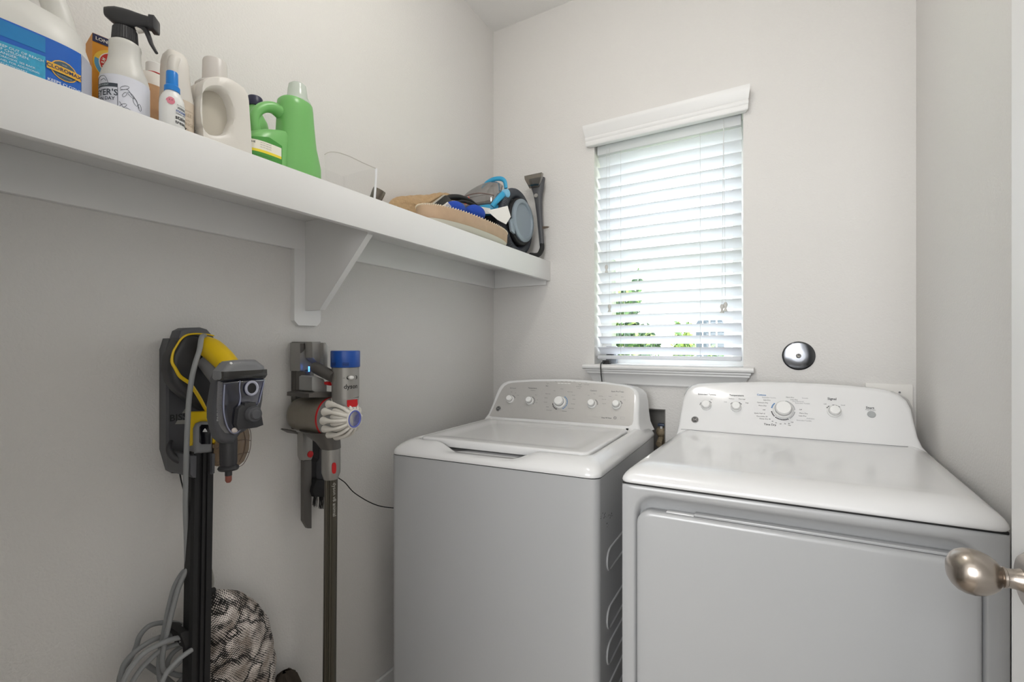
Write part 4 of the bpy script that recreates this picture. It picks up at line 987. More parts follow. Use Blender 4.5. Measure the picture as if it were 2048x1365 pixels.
Fc = slab_frame(at(884, 414, X=-1.0), (.0, .80, .60), (.85, -.25, .32)); mb = MB(); mb.ext(rrect(-.036, .040, -.002, .002, .0015, 2), Fc, -.001, .001, offw)
mb.build('spine', t)
mb = MB()
for k in range(7): mb.ext([(.010+k*.0045, -.001), (.0115+k*.0045, -.001), (.0125+k*.0045, -.018), (.0115+k*.0045, -.018)], Fc, -.0008, .0008, offw)
o = mb.build('teeth', t)
t = thing('black_strap', (-1.06, 1.38, TZ), 'black padded strap arching across the back of the tray', 'strap', G)
mb = MB(); mb.tube([at(884, 401, X=-1.08), at(900, 395, X=-1.08), at(918, 396, X=-1.08), at(938, 403, X=-1.08), at(957, 416, X=-1.07)], [.006, .011, .012, .010, .005], dark, 12, flat=1.6, up=(1, 0, 0)); mb.build('strap_band', t)
mb = MB(); mb.tube([at(905, 405, X=-1.06), at(925, 403, X=-1.06), at(945, 409, X=-1.06), at(958, 420, X=-1.055)], [.003, .006, .006, .003], dark, 8, flat=1.6, up=(1, 0, 0)); mb.build('lining', t)
sp_b = mat('blue_sponge', (32, 74, 176), .9, bump=.7, bscale=500, noise=.1, nscale=200)
ss = None
for i, (px, py, s_) in enumerate(((911, 420, 1.0), (950, 427, 1.03))):
    c = at(px, py, X=-1.015)
    mb = MB(); mb.ball((0, 0, 0), (.035*s_, .046*s_, .030*s_), sp_b, 28, 16)
    c.z = TZ+.031*s_ if c.z < TZ+.031*s_ else c.z
    o = mb.build('scrub_pad', origin=(0, 0, 0)); o.location = c
    tag(o, 'blue round scrub pad in the tray, nearer the black device' if i == 0 else 'blue round scrub pad in the tray, nearer the white papers', 'scrub pad', G)
pap = mat('paper_white', (232, 230, 226), .7)
def sheet(name, pts, label, cat='paper', group='loose papers in and behind the tray', m=pap, th=.0006):
    c = sum(pts, Vector((0, 0, 0)))/len(pts); n = (pts[1]-pts[0]).cross(pts[-1]-pts[0]).normalized(); m_ = len(pts)
    mb = MB(); mb.add([p+n*th for p in pts]+[p-n*th for p in pts], [tuple(range(m_)), tuple(range(2*m_-1, m_-1, -1))]+[(i, (i+1) % m_, m_+(i+1) % m_, m_+i) for i in range(m_)], m)
    return thing1(name, mb, c, label, cat, group)
sheet('paper_card', [at(973, 421, X=-1.01), at(990, 418, X=-1.0), at(1015, 412, X=-.985), at(1021.5, 434, X=-.975), at(1012, 449, X=-.965), at(995, 440, X=-.985)], 'large blank white card propped in the right end of the tray')
sheet('paper_card', [at(962, 414, X=-1.04), at(980, 417, X=-1.04), at(984, 428, X=-1.03), at(965, 428, X=-1.03)], 'small curled white paper between the right scrub pad and the large card')
sheet('paper_card', [at(902, 394, X=-1.13), at(908, 387, X=-1.13), at(913, 397, X=-1.13), at(905, 400, X=-1.13)], 'torn white paper corner sticking out above the canvas bag')
sheet('paper_card', [at(921, 394, X=-1.17), at(924, 390, X=-1.17), at(933, 397, X=-1.17), at(931, 404, X=-1.17), at(922, 400, X=-1.17)], 'white tag with a blue spot just left of the clear tank')

# ---- portable carpet cleaner
t = thing('carpet_cleaner', (-1.1, 1.77, SZ), 'portable blue and black carpet cleaner with a clear tank at the shelf end', 'carpet cleaner')
hose = mat('hose_grey', (58, 62, 70), .45); discm = mat('disc_silver_blue', (138, 150, 160), .4, metal=.15); teal = mat('cleaner_blue', (52, 160, 205), .35)
mb = MB(); body(mb, [(SZ, -1.125, 1.775, .085, .095), (SZ+.004, -1.125, 1.775, .095, .105), (SZ+.10, -1.125, 1.775, .095, .105), (SZ+.17, -1.125, 1.785, .090, .095), (SZ+.235, -1.12, 1.80, .080, .075), (SZ+.262, -1.12, 1.805, .06, .055)], blk, 3.5); mb.build('body', t)
dc = Vector((-1.0, 1.772, SZ+.152))
# ribbed hose wound round the reel
mb = MB(); N1 = 110; ring = []
for (xo, R0) in ((-1.018, .116),):
    for i in range(N1*2):
        a = 2*PI*i/(N1*2); rr = .0240*(1.0 if i % 2 else .90)
        ring.append((a, rr, R0))
rings = []
for a, rr, R0 in ring+[ring[0]]:
    c = Vector((-1.018, dc.y+math.cos(a)*R0*.98, dc.z+math.sin(a)*R0*1.10-.002)); rad = Vector((0, math.cos(a), math.sin(a)))
    rings.append([c+rad*math.cos(2*PI*k/12)*rr+Vector((1, 0, 0))*math.sin(2*PI*k/12)*rr for k in range(12)])
mb.loft(rings, hose, caps=False); mb.build('ribbed_hose', t)
mb = MB(); mb.lathe([(.100, -.02), (.103, -.006), (.100, .002), (.086, .006)], dc+Vector((.012, 0, 0)), (1, 0, 0), dark, 48); mb.build('reel', t)
mb = MB(); mb.lathe([(.092, .004), (.093, .012), (.088, .0165), (.076, .0175), (.072, .014), (.071, .0105), (.066, .0095), (.0005, .0085)], dc+Vector((.012, 0, .004)), (1, 0, 0), discm, 56); dd = mb.build('reel_cover', t)
MB().ext([(-.118, -.020), (-.092, -.006), (-.075, -.030), (-.075, -.070), (-.103, -.064)], ((dc.x+.014, dc.y, dc.z), (0, 1, 0), (0, 0, 1), (1, 0, 0)), 0, .010, discm, .002).build('cover_tab', dd)
# clear tank on the left front with blue frame and handle
tk = lambda px, py, X: at(px, py, X=X)
mb = MB(); tz0 = SZ+.178
body(mb, [(SZ+.200, -1.135, 1.664, .092, .045), (SZ+.208, -1.135, 1.664, .100, .052), (SZ+.238, -1.135, 1.668, .100, .053), (SZ+.262, -1.13, 1.674, .092, .050), (SZ+.285, -1.122, 1.685, .080, .045), (SZ+.305, -1.11, 1.70, .064, .040), (SZ+.317, -1.105, 1.705, .045, .03)], tankt, 2.8)
tkk = mb.build('clear_tank', t)
MB().ext([(-.02, 0), (.02, 0), (.02, .012), (-.02, .010)], ((-1.155, 1.6065, SZ+.214), (1, 0, 0), (0, 0, 1), (0, -1, 0)), 0, .0012, mat('logo_coral', (214, 98, 84), .4)).build('tank_logo', tkk)
MB().ext([(-.010, .016), (.012, .016), (.002, .032)], ((-1.155, 1.6065, SZ+.214), (1, 0, 0), (0, 0, 1), (0, -1, 0)), 0, .0012, MATS['logo_coral']).build('tank_logo', tkk)
mb = MB(); mb.tube([(-1.228, 1.63, SZ+.240), (-1.17, 1.612, SZ+.252), (-1.10, 1.612, SZ+.252), (-1.042, 1.635, SZ+.240)], .0022, mat('tank_seam', (120, 100, 94), .3), 8); mb.build('tank_seam', tkk)
mb = MB(); body(mb, [(SZ+.178, -1.130, 1.666, .103, .056), (SZ+.182, -1.130, 1.666, .106, .058), (SZ+.199, -1.130, 1.666, .105, .057)], teal, 3.0); mb.build('blue_tray', t)
mb = MB(); mb.tube([(-1.040, 1.618, SZ+.188), (-1.026, 1.628, SZ+.212), (-1.016, 1.660, SZ+.245), (-1.022, 1.70, SZ+.266)], [.011, .012, .014, .012], teal, 10); mb.build('blue_bracket', t)
mb = MB(); mb.lathe([(.017, -.014), (.018, -.008), (.018, .008), (.014, .012), (.0005, .013)], (-1.006, 1.672, SZ+.252), (1, 0, 0), mat('pale_blue', (128, 190, 224), .35), 24); mb.build('hinge_knob', t)
mb = MB(); mb.tube([(-1.150, 1.700, SZ+.308), (-1.125, 1.70, SZ+.326), (-1.09, 1.70, SZ+.335), (-1.052, 1.70, SZ+.332), (-1.030, 1.70, SZ+.316), (-1.024, 1.70, SZ+.285)], [.003, .008, .010, .010, .009, .008], teal, 12, flat=.75, up=(0, 1, 0)); mb.build('carry_handle', t)
MB().box((-1.17, 1.640, SZ+.201), (-1.06, 1.70, SZ+.228), mat('dirty_water', (120, 118, 114), .4), .006).build('tank_insert', tkk)
# spray tool clipped upright by the wall
tb = Vector((-.968, 1.905, 0))
mb = MB(); secs = [(SZ+.070, .010, .010), (SZ+.12, .011, .011), (SZ+.20, .012, .012), (SZ+.27, .016, .014), (SZ+.312, .022, .016), (SZ+.338, .030, .018), (SZ+.376, .040, .018), (SZ+.381, .040, .016)]
rings = []
for i, (z, rx, ry) in enumerate(secs):
    cx_ = -.952-.028*((z-SZ-.07)/.33); rings.append(sect(cx_, 1.903, z, rx, ry, 3.0, 24))
mb.loft(rings, dgrey); st = mb.build('spray_tool', t)
ct = clearmat('tool_clear', (200, 192, 182), .75, .25)
mb = MB(); mb.loft([[Vector((x, y, z)) for x, y, z in r] for r in
    [[(-1.004, 1.879, SZ+.334), (-.958, 1.879, SZ+.334), (-.958, 1.886, SZ+.334), (-1.004, 1.886, SZ+.334)], [(-1.024, 1.868, SZ+.376), (-.938, 1.868, SZ+.376), (-.938, 1.886, SZ+.376), (-1.024, 1.886, SZ+.376)], [(-1.026, 1.868, SZ+.392), (-.936, 1.868, SZ+.392), (-.936, 1.886, SZ+.392), (-1.026, 1.886, SZ+.392)]]], ct); mb.build('clear_nozzle', st)
MB().lathe([(.010, 0), (.009, .006), (.0005, .007)], (-.974, 1.8895, SZ+.298), (0, -1, 0), mat('tool_button', (150, 148, 144), .3), 20).build('button', st)
mb = MB(); mb.tube([(-.952, 1.903, SZ+.075), (-.949, 1.895, SZ+.050), (-.955, 1.870, SZ+.020), (-.975, 1.83, SZ+.014)], .011, dark, 10); mb.build('hose_end', st)
MB().ext([(-.012, -.006), (.022, -.004), (.030, 0), (.022, .003), (-.012, .006)], ((-.945, 1.903, SZ+.150), (1, 0, 0), (0, 0, 1), (0, 1, 0)), -.004, .004, mat('bronze', (120, 106, 92), .4, metal=.4), .001).build('trigger', st)

# ================================================================== VACUUMS ON THE LEFT WALL
# ---- wall dock of the yellow vacuum
t = thing('vacuum_wall_dock', (WX, .57, .90), 'dark grey moulded wall dock holding the yellow and black vacuum', 'wall dock')
DKX = -1.195
mb = MB(); pts = [at(x, y, X=DKX) for x, y in ((334, 700), (341, 677), (425, 677), (428, 900), (424, 946), (392, 949), (346, 948), (334, 905))]
lo = [Vector((WX+.0005, .5+(p.y-.5)*1.03+.006, p.z)) for p in pts]
mb.loft([lo, [Vector((DKX-.006, p.y, p.z)) for p in pts], [Vector((DKX, p.y+(.004 if p.y < .55 else -.004), p.z+(.004 if p.z < 1.0 else -.004))) for p in pts]], dgrey); dk = mb.build('dock_plate', t, angle=25)
mb = MB(); mb.tube([at(342, 884, X=-1.185), at(338, 893, X=-1.17), at(340, 906, X=-1.16), at(350, 917, X=-1.15), at(366, 923, X=-1.14), at(384, 922, X=-1.13)], [.005, .006, .007, .008, .008, .007], blk, 10); mb.build('hook', t)
MB().yz([(381, 912), (394, 912), (393, 956), (387, 957), (381, 950)], -1.19, -1.088, dgrey, .002).build('clip_arm', t)
MB().yz([(424, 908), (431, 908), (430, 947), (424, 950)], -1.19, -1.088, dgrey, .002).build('clip_arm', t)
mb = MB(); c = at(372, 834, X=DKX+.0004); lg = mat('logo_light_grey', (150, 148, 142), .5)
mb.text('BISSELL', .021, lambda x, y: Vector((c.x, c.y+x, c.z+y)), mat('logo_black', (26, 27, 30), .5), bold=True)
mb.add([at(x, y, X=DKX+.0005) for x, y in ((371, 817), (380, 827), (364, 827))], [(0, 1, 2)], lg); mb.add([at(x, y, X=DKX+.0005) for x, y in ((355, 841), (392, 840), (390, 848), (350, 849))], [(0, 1, 2, 3)], lg)
mb.build('logo', dk)

# ---- yellow / black corded stick vacuum
t = thing('corded_stick_vacuum', (-1.10, .51, FZ), 'yellow and black corded stick vacuum hanging on its dock, left of the grey one', 'vacuum cleaner')
MB().yz([(354, 694), (343, 712), (340, 742), (346, 766), (360, 784), (378, 798), (400, 816), (436, 834), (446, 760), (438, 700), (428, 676), (414, 665), (384, 661), (364, 666)], -1.165, -1.125, blk, .014, 3).build('motor_housing', t)
MB().yz([(357, 676), (362, 662), (374, 656), (402, 655), (416, 659), (430, 675), (424, 682), (384, 670), (362, 682)], -1.158, -1.119, dgrey, .006).build('top_cap', t)
yl = [(428, 672), (412, 669), (392, 668), (374, 670.5), (362, 679), (352, 694), (346, 706), (344, 724), (351, 738), (359, 752), (369, 760), (379, 767), (390, 782), (401, 800), (412, 820), (415.5, 820.5), (418.5, 800), (424, 772), (432, 740)]
mb = MB(); mb.tube([at(x, y, X=-1.119) for x, y in yl], [.0016, .0016, .0018, .0022, .0022, .0022, .0024, .0030, .0034, .0038, .0040, .0040, .0040, .0040, .0034, .0022, .0012, .0012, .0012], yellow, 8, sm=4); mb.build('yellow_trim', t)
mb = MB(); mb.tube([at(405, 690, X=-1.11), at(424, 699, X=-1.095), at(445, 718, X=-1.065), at(466, 742, X=-1.03)], [.021, .024, .0235, .021], yellow, 20); mb.build('yellow_neck', t)
MB().cyl(at(418, 725, X=-1.11), at(440, 757, X=-1.06), .022, mgrey, .020).build('swivel', t)
hl = [(447, 737), (440, 748), (435, 775), (429, 812), (429, 838), (434, 862), (441, 880), (452, 889), (470, 888), (484, 869), (500, 860), (520, 848), (529, 800), (533, 746), (514, 726), (455, 727)]
hd = MB().yz(hl, -1.022, -.992, dgrey, .012, 3).build('head_shell', t)
mb = MB(); mb.yz([(445, 743), (463, 724), (485, 721), (516, 720), (532, 732), (536, 748), (531, 757), (480, 758), (447, 762), (444, 757)], -.998, -.962, mgrey, .012, 3); hc_ = mb.build('head_cap', t)
MB().yz([(447, 744), (535, 739), (535.5, 750), (531, 757), (480, 758), (447, 762)], -.985, -.9605, mat('gloss_black', (30, 29, 28), .12, coat=.5), .002).build('visor', hc_)
for x in (459, 477, 500): mb = MB(); c = at(x, 727, X=-.972); mb.lathe([(.003, 0), (.002, .0012), (.0002, .0014)], Vector((-.966, c.y, c.z)), (1, 0, .5), white, 12); mb.build('indicator', hc_)
tk_in = [(447, 765), (532, 758), (529, 775), (519, 810), (486, 856), (470, 871), (459, 868), (449, 850), (445, 815)]
MB().yz([(448, 766), (530, 760), (527, 776), (517, 809), (484, 854), (470, 868), (461, 865), (451, 848), (447, 815)], -.993, -.984, mat('tank_back', (112, 116, 146), .3), .002).build('tank_back', t)
tk2 = MB().yz(tk_in, -.9835, -.962, clearb, .004, 3).build('clear_tank', t)
mb = MB(); mb.tube([at(480, 762, X=-.961), at(479, 778, X=-.961), at(481, 796, X=-.961), at(478, 812, X=-.961), at(473, 826, X=-.961), at(473, 850, X=-.961)], [.0016, .0010, .0013, .0018, .0012, .0010], mat('moulding_edge', (136, 140, 164), .15), 8); mb.build('moulding', tk2)
mb = MB(); mb.tube([at(528, 765, X=-.961), at(523, 785, X=-.961), at(518, 806, X=-.961)], .0012, MATS['moulding_edge'], 8); mb.build('moulding', tk2)
mb = MB(); mb.tube([at(449, 770, X=-.961), at(447, 815, X=-.961), at(452, 846, X=-.961), at(461, 863, X=-.961), at(472, 867, X=-.961), at(484, 858, X=-.961), at(500, 856, X=-.961)], .0013, MATS['moulding_edge'], 8); mb.build('tank_rim', tk2)
c = at(503, 777, X=-.9595); mb = MB()
q = [c+Vector((.001, math.cos(2*PI*k/28)*.0120, math.sin(2*PI*k/28)*.0135)) for k in range(28)]; mb.tube(q, .0028, mat('ring_clear', (170, 172, 188), .1), 8, closed=True, sm=0); mb.build('port_ring', tk2)
MB().lathe([(.0105, 0), (.0105, .001), (.0005, .0012)], c, (1, 0, 0), dark, 28).build('port', tk2)
MB().yz([(477, 818), (486, 810), (489, 812), (490, 806), (512, 805), (514, 811), (522, 816), (528, 851), (515, 856), (478, 861), (473, 850)], -.9615, -.950, blk, .003).build('latch_panel', t)
c = at(505, 829, X=-.950); mb = MB(); mb.lathe([(.0165, 0), (.0165, .006), (.0145, .010), (.0105, .0105), (.0100, .014), (.0085, .0155), (.0005, .016)], c, (1, 0, 0), dgrey, 32); mb.build('cap_knob', t)
mb = MB(); mb.ball(at(469.5, 861, X=-.960), (.004, .0065, .0055), mat('pale_button', (206, 196, 190), .35), 16, 10); mb.build('button', t)
mb = MB()
for k, w_ in enumerate(('POWERED CLEANING', 'STEAM MOP SYSTEM')):
    mb.text(w_, .0082, lambda x, y, k=k: at(437+k*4.5, 803, X=-.9912)+Vector((0, y*.9-x*.03, -x)), mat('letter_white', (215, 215, 212), .5), 'CENTER', bold=True)
mb.build('side_lettering', hd)
# lower hose stub
a = at(457, 884, X=-1.02)
mb = MB(); mb.lathe([(.0165, .01), (.0170, 0), (.0165, -.045), (.0155, -.050), (.0185, -.052), (.0205, -.056), (.0185, -.060), (.008, -.062), (.0068, -.064), (.0068, -.072)], a, (0, 0, 1), blk, 28); mb.build('hose_stub', t)
mb = MB(); mb.lathe([(.0062, -.0725), (.0062, -.083), (.004, -.087), (.0005, -.088)], a, (0, 0, 1), mat('rusty_tip', (132, 74, 62), .5), 20); mb.build('stub_tip', t)
# clear dome behind
dm = MB().yz([(434, 888), (460, 872), (499, 856), (502, 872), (500, 900), (490, 924), (478, 934), (436, 934)], -1.125, -1.085, cleardome, .006).build('clear_guard', t)
mb = MB(); X_ = -1.084
for p in ([(499, 857), (502, 872), (500, 900), (490, 924), (478, 934), (455, 934), (436, 930)], [(487, 862), (491, 880), (488, 905), (478, 925)], [(472, 882), (490, 880), (501, 882)], [(474, 910), (488, 907), (498, 905)], [(431, 900), (442, 893)], [(431, 925), (442, 924)]):
    mb.tube([at(x, y, X=X_) for x, y in p], .0008, mat('guard_edge', (88, 74, 66), .4), 6)
mb.build('guard_ribs', dm)
# neck, release window, pole
MB().yz([(382, 825), (424, 823), (426, 842), (406, 845), (397, 847), (391, 858), (389, 884), (386, 892), (381, 893)], -1.122, -1.105, yellow, .003).build('yellow_bracket', t)
MB().yz([(426, 862), (432, 880), (430, 890), (425, 886)], -1.12, -1.10, yellow, .001).build('yellow_tab', t)
nk = MB().yz([(391, 858), (396, 848), (406, 844), (426, 844), (427, 906), (391, 909)], -1.135, -1.094, mgrey, .007, 3).build('neck_sleeve', t)
MB().yz([(400, 855), (404, 850), (422, 850), (422, 889), (403, 889), (400, 885)], -1.0945, -1.0915, mat('window_black', (18, 18, 24), .15), .001).build('release_window', nk)
mb = MB(); mb.add([at(x, y, X=-1.0910) for x, y in ((410, 857), (414, 862), (406, 862))], [(0, 1, 2)], white); mb.add([at(x, y, X=-1.0910) for x, y in ((406, 862.6), (414, 862.6), (414.8, 864.4), (405.2, 864.4))], [(0, 1, 2, 3)], white); mb.build('arrow_mark', nk)
a = at(386, 907, X=-1.10); b = at(430, 907, X=-1.10); a2 = at(378.5, 1365, X=-1.10); zt = a.z; k_ = (a2.y-a.y)/(a2.z-a.z)
w_ = (b.y-a.y); mb = MB()
def psec(z, x0=-1.133, x1=-1.098):
    y0 = a.y+(z-zt)*k_; return [Vector((x0+(x1-x0)*p[1], y0+w_*p[0], z)) for p in ([(0.06, 0), (.94, 0), (1, .1), (1, .8), (.92, 1), (.66, 1), (.64, .88), (.58, .88), (.56, 1), (.44, 1), (.42, .84), (.30, .84), (.28, 1), (.08, 1), (0, .8), (0, .1)])]
mb.loft([psec(zt+.002), psec(FZ+.05)], dark); mb.build('pole', t, angle=20)
mb = MB(); yb = a.y+(FZ+.05-zt)*k_
mb.box((-1.235, yb-.14, FZ+.004), (-1.03, yb+w_+.05, FZ+.055), blk, .015, 3); mb.build('floor_nozzle', t)
# cord and hanging coil
cg = mat('cord_grey', (140, 142, 143), .5)
mb = MB(); cp_ = [(409, 672), (403, 676), (399, 700), (391, 726), (384, 755), (378, 800), (375, 850), (373, 900), (371.5, 960), (371, 1020), (373, 1080), (374, 1140), (376, 1190), (378, 1228), (383, 1243)]
mb.tube([at(x, y, X=X__) for (x, y), X__ in zip(cp_, (-1.105, -1.08, -1.065, -1.06, -1.06, -1.065, -1.07, -1.08, -1.10, -1.115, -1.125, -1.13, -1.135, -1.14, -1.14))], .0052, cg, 10); mb.build('power_cord', t)
loops = [
 ([(383, 1140), (368, 1143), (350, 1172), (338, 1215), (329, 1260), (321, 1300), (318, 1340), (324, 1368), (345, 1375), (368, 1355), (382, 1330)], -1.135, -1.16),
 ([(382, 1138), (372, 1144), (356, 1180), (345, 1220), (335, 1262), (326, 1305), (325, 1335), (333, 1345), (348, 1335), (366, 1318), (382, 1300)], -1.12, -1.14),
 ([(384, 1262), (360, 1250), (330, 1246), (300, 1252), (280, 1272), (272, 1295), (260, 1320), (243, 1345), (240, 1372), (262, 1392), (310, 1396), (350, 1390), (384, 1380)], -1.175, -1.20),
 ([(384, 1262), (352, 1268), (318, 1276), (290, 1290), (262, 1312), (245, 1338), (244, 1375), (270, 1402), (320, 1410), (384, 1400)], -1.155, -1.17),
 ([(384, 1273), (350, 1278), (318, 1290), (290, 1306), (268, 1328), (250, 1356), (240, 1390), (260, 1420), (330, 1425), (384, 1410)], -1.12, -1.11),
 ([(384, 1284), (352, 1290), (322, 1302), (300, 1320), (280, 1342), (264, 1368), (262, 1400), (300, 1424), (384, 1420)], -1.14, -1.13),
 ([(384, 1285), (360, 1296), (342, 1312), (334, 1332), (340, 1345), (360, 1352), (384, 1350)], -1.165, -1.165),
 ([(384, 1300), (362, 1316), (344, 1334), (330, 1352), (322, 1380), (340, 1410), (384, 1420)], -1.10, -1.09),
 ([(384, 1232), (372, 1246), (366, 1262), (364, 1285)], -1.15, -1.12),
 ([(290, 1328), (310, 1342), (335, 1360), (365, 1385), (384, 1395)], -1.19, -1.19)]
for pts, xa_, xb_ in loops:
    n__ = len(pts); mb = MB(); mb.tube([at(x, y, X=xa_+(xb_-xa_)*i/(n__-1)) for i, (x, y) in enumerate(pts)], .0052, cg, 10); mb.build('cord_loop', t)
mb = MB(); mb.tube([at(356, 922, X=-1.18), at(362, 960, X=-1.17), at(372, 1000, X=-1.16), at(384, 1062, X=-1.14)], .0016, dark, 6); mb.build('strap_cord', t)
mb = MB(); mb.tube([at(379, 948, X=-1.15), at(385, 985, X=-1.15), at(388, 1000, X=-1.14)], .0016, dark, 6); mb.build('strap_cord', t)
MB().yz([(360, 1268), (372, 1262), (386, 1262), (386, 1300), (372, 1300)], -1.165, -1.105, dark, .003).build('cord_wrap', t)

# ---- mesh laundry bag
def meshmat():
    m = bpy.data.materials.new('mesh_netting'); m.use_nodes = True; n = m.node_tree.nodes; L = m.node_tree.links; b = n['Principled BSDF']
    tc = n.new('ShaderNodeTexCoord'); mp = n.new('ShaderNodeMapping'); mp.inputs['Rotation'].default_value = (math.radians(45), 0, 0); mp.inputs['Scale'].default_value = (0.0, 270, 270)
    L.new(tc.outputs['Object'], mp.inputs[0])
    nz = n.new('ShaderNodeTexNoise'); nz.inputs['Scale'].default_value = 9; nz.inputs['Detail'].default_value = 2; L.new(tc.outputs['Object'], nz.inputs['Vector'])
    ad = n.new('ShaderNodeMix'); ad.data_type = 'VECTOR'; ad.inputs[0].default_value = .10; L.new(mp.outputs[0], ad.inputs[4])
    nz2 = n.new('ShaderNodeTexNoise'); nz2.inputs['Scale'].default_value = 14; L.new(tc.outputs['Object'], nz2.inputs['Vector'])
    sc = n.new('ShaderNodeVectorMath'); sc.operation = 'SCALE'; sc.inputs['Scale'].default_value = 50; L.new(nz2.outputs['Color'], sc.inputs[0]); L.new(sc.outputs[0], ad.inputs[5])
    v = n.new('ShaderNodeTexVoronoi'); v.inputs['Scale'].default_value = 1; v.inputs['Randomness'].default_value = 0.12; L.new(ad.outputs[1], v.inputs['Vector'])
    th = n.new('ShaderNodeMath'); th.operation = 'MULTIPLY_ADD'; th.inputs[1].default_value = .42; th.inputs[2].default_value = .30; L.new(nz.outputs['Fac'], th.inputs[0])
    sb_ = n.new('ShaderNodeMath'); sb_.operation = 'SUBTRACT'; L.new(th.outputs[0], sb_.inputs[0]); L.new(v.outputs['Distance'], sb_.inputs[1])
    mr = n.new('ShaderNodeMapRange'); mr.inputs[1].default_value = -.05; mr.inputs[2].default_value = .05; L.new(sb_.outputs[0], mr.inputs[0])
    n3 = n.new('ShaderNodeTexNoise'); n3.inputs['Scale'].default_value = 26; n3.inputs['Detail'].default_value = 3; L.new(tc.outputs['Object'], n3.inputs['Vector'])
    cr_ = n.new('ShaderNodeMapRange'); cr_.inputs[1].default_value = .38; cr_.inputs[2].default_value = .62; L.new(n3.outputs['Fac'], cr_.inputs[0])
    inn = n.new('ShaderNodeMix'); inn.data_type = 'RGBA'; inn.inputs[6].default_value = (*lin((160, 148, 138)), 1); inn.inputs[7].default_value = (*lin((236, 228, 222)), 1); L.new(cr_.outputs[0], inn.inputs[0])
    mx = n.new('ShaderNodeMix'); mx.data_type = 'RGBA'; mx.inputs[6].default_value = (*lin((26, 24, 24)), 1); L.new(inn.outputs[2], mx.inputs[7]); L.new(mr.outputs[0], mx.inputs[0]); L.new(mx.outputs[2], b.inputs['Base Color'])
    b.inputs['Roughness'].default_value = .85
    return m
netm = meshmat()
t = thing('mesh_laundry_bag', (-1.18, .67, .30), 'black mesh bag stuffed with white cloth hanging behind the yellow vacuum pole', 'laundry bag')
rows = [(1186, 418, 430, .010), (1192, 414, 458, .018), (1200, 408, 480, .026), (1212, 404, 495, .034), (1230, 402, 513, .044), (1255, 402, 530, .048), (1285, 402, 541, .050), (1315, 402, 546, .050), (1345, 402, 551, .049), (1385, 404, 553, .047), (1430, 410, 548, .042), (1460, 424, 535, .028), (1470, 440, 520, .01)]
mb = MB(); rings = []
V_ = [Vector((r[0], r[1], r[2])) for r in rows]; Q = catmull(V_, 4); D_ = catmull([Vector((r[3], 0, 0)) for r in rows], 4)
for i, (q, d_) in enumerate(zip(Q, D_)):
    l = at(q.y, q.x, X=-1.175); r = at(q.z, q.x, X=-1.175); cy = (l.y+r.y)/2; ry = (r.y-l.y)/2; z = (l.z+r.z)/2; ring = []
    for k in range(44):
        th = 2*PI*k/44; wv = 1+.035*math.sin(5*th+i*.35)+.03*math.sin(9*th-i*.5)+.02*math.sin(3*th+i*.9)
        ring.append(Vector((-1.185+math.cos(th)*d_.x*wv*1.1, cy+math.sin(th)*ry*(1+.02*math.sin(i*1.1+th*2)), z)))
    rings.append(ring)
mb.loft(rings, netm); mb.build('bag_body', t, angle=70)
mb = MB(); mb.ball(at(424, 1183, X=-1.175), (.008, .009, .009), dark, 12, 8); mb.build('knot', t)
mb = MB(); mb.tube([at(424, 1180, X=-1.175), at(426, 1160, X=-1.18), at(420, 1135, X=-1.2), at(412, 1120, X=-1.235)], .0028, lg, 8); mb.build('drawstring', t)
mb = MB(); mb.tube([Vector((-1.244, at(412, 1119, X=-1.235).y, at(412, 1117, X=-1.235).z)), at(412, 1119, X=-1.230), at(412, 1114, X=-1.228)], .003, steel, 8)
tag(mb.build('wall_hook', origin=(0, 0, 0)), 'small grey wall hook carrying the mesh bag behind the vacuum pole', 'hook')
t = thing('dark_bag', (-1.195, .79, FZ), 'dark brown bag corner on the floor just right of the mesh bag', 'bag')
mb = MB(); rings = []
for z, ry, rx in ((FZ+.003, .040, .035), (FZ+.03, .045, .042), (.10, .045, .042), (.18, .043, .040), (.24, .036, .034), (.275, .022, .022), (.287, .008, .008)):
    rings.append([p+Vector((.004*math.sin(4*i_), .006*math.sin(3*i_+z*20), 0)) for i_, p in enumerate(sect(-1.196, .792, z, rx, ry, 2.3, 30))])
mb.loft(rings, mat('dark_brown_cloth', (58, 50, 42), .9, noise=.3, nscale=40)); mb.build('cloth', t)

# ---- grey stick vacuum: charging dock
t = thing('charging_dock', (WX, .87, .95), 'slim dark grey wall charging dock behind the grey stick vacuum, tools clipped below', 'charging dock')
MB().box((WX+.0005, .842, .952), (WX+.022, .905, 1.2095), steeld, .003).build('spine', t)
MB().yz([(600, 686), (624, 686), (624, 743), (600, 743)], -1.215, -1.17, steel, .004).build('left_block', t)
MB().yz([(601, 687), (610, 687), (611, 697), (608, 702), (604, 706), (601, 707)], -1.1695, -1.1685, steeld, .001).build('cover_seam', t)
MB().yz([(624, 684), (643, 684), (644, 726), (637, 727), (631, 722), (625, 716)], -1.165, -1.135, steel, .005).build('front_block', t)
MB().yz([(647, 686), (652, 686), (656, 692), (656, 738), (647, 730)], -1.16, -1.12, steel, .003).build('side_block', t)
MB().yz([(610, 744), (618, 743), (621, 740), (624, 745), (623, 785), (617, 789), (610, 786)], -1.19, -1.15, steeld, .003).build('battery_cradle', t)
mb = MB()
for k in range(3): mb = MB(); mb.ball(at(618, 735+3.6*k, X=-1.148), .0022, mat('led_blue', (60, 130, 255), .3, emit=6), 8, 6); mb.build('led', t)
MB().yz([(583, 860), (592, 862), (597, 868), (594, 869), (580, 862)], -1.235, -1.19, steeld, .001).build('tool_clip', t)
mb = MB(); cpts = [(628, 905), (637, 917), (655, 937), (675, 955), (690, 966), (706, 984), (728, 999), (748, 1009), (765, 1014), (781, 1016), (800, 1018)]
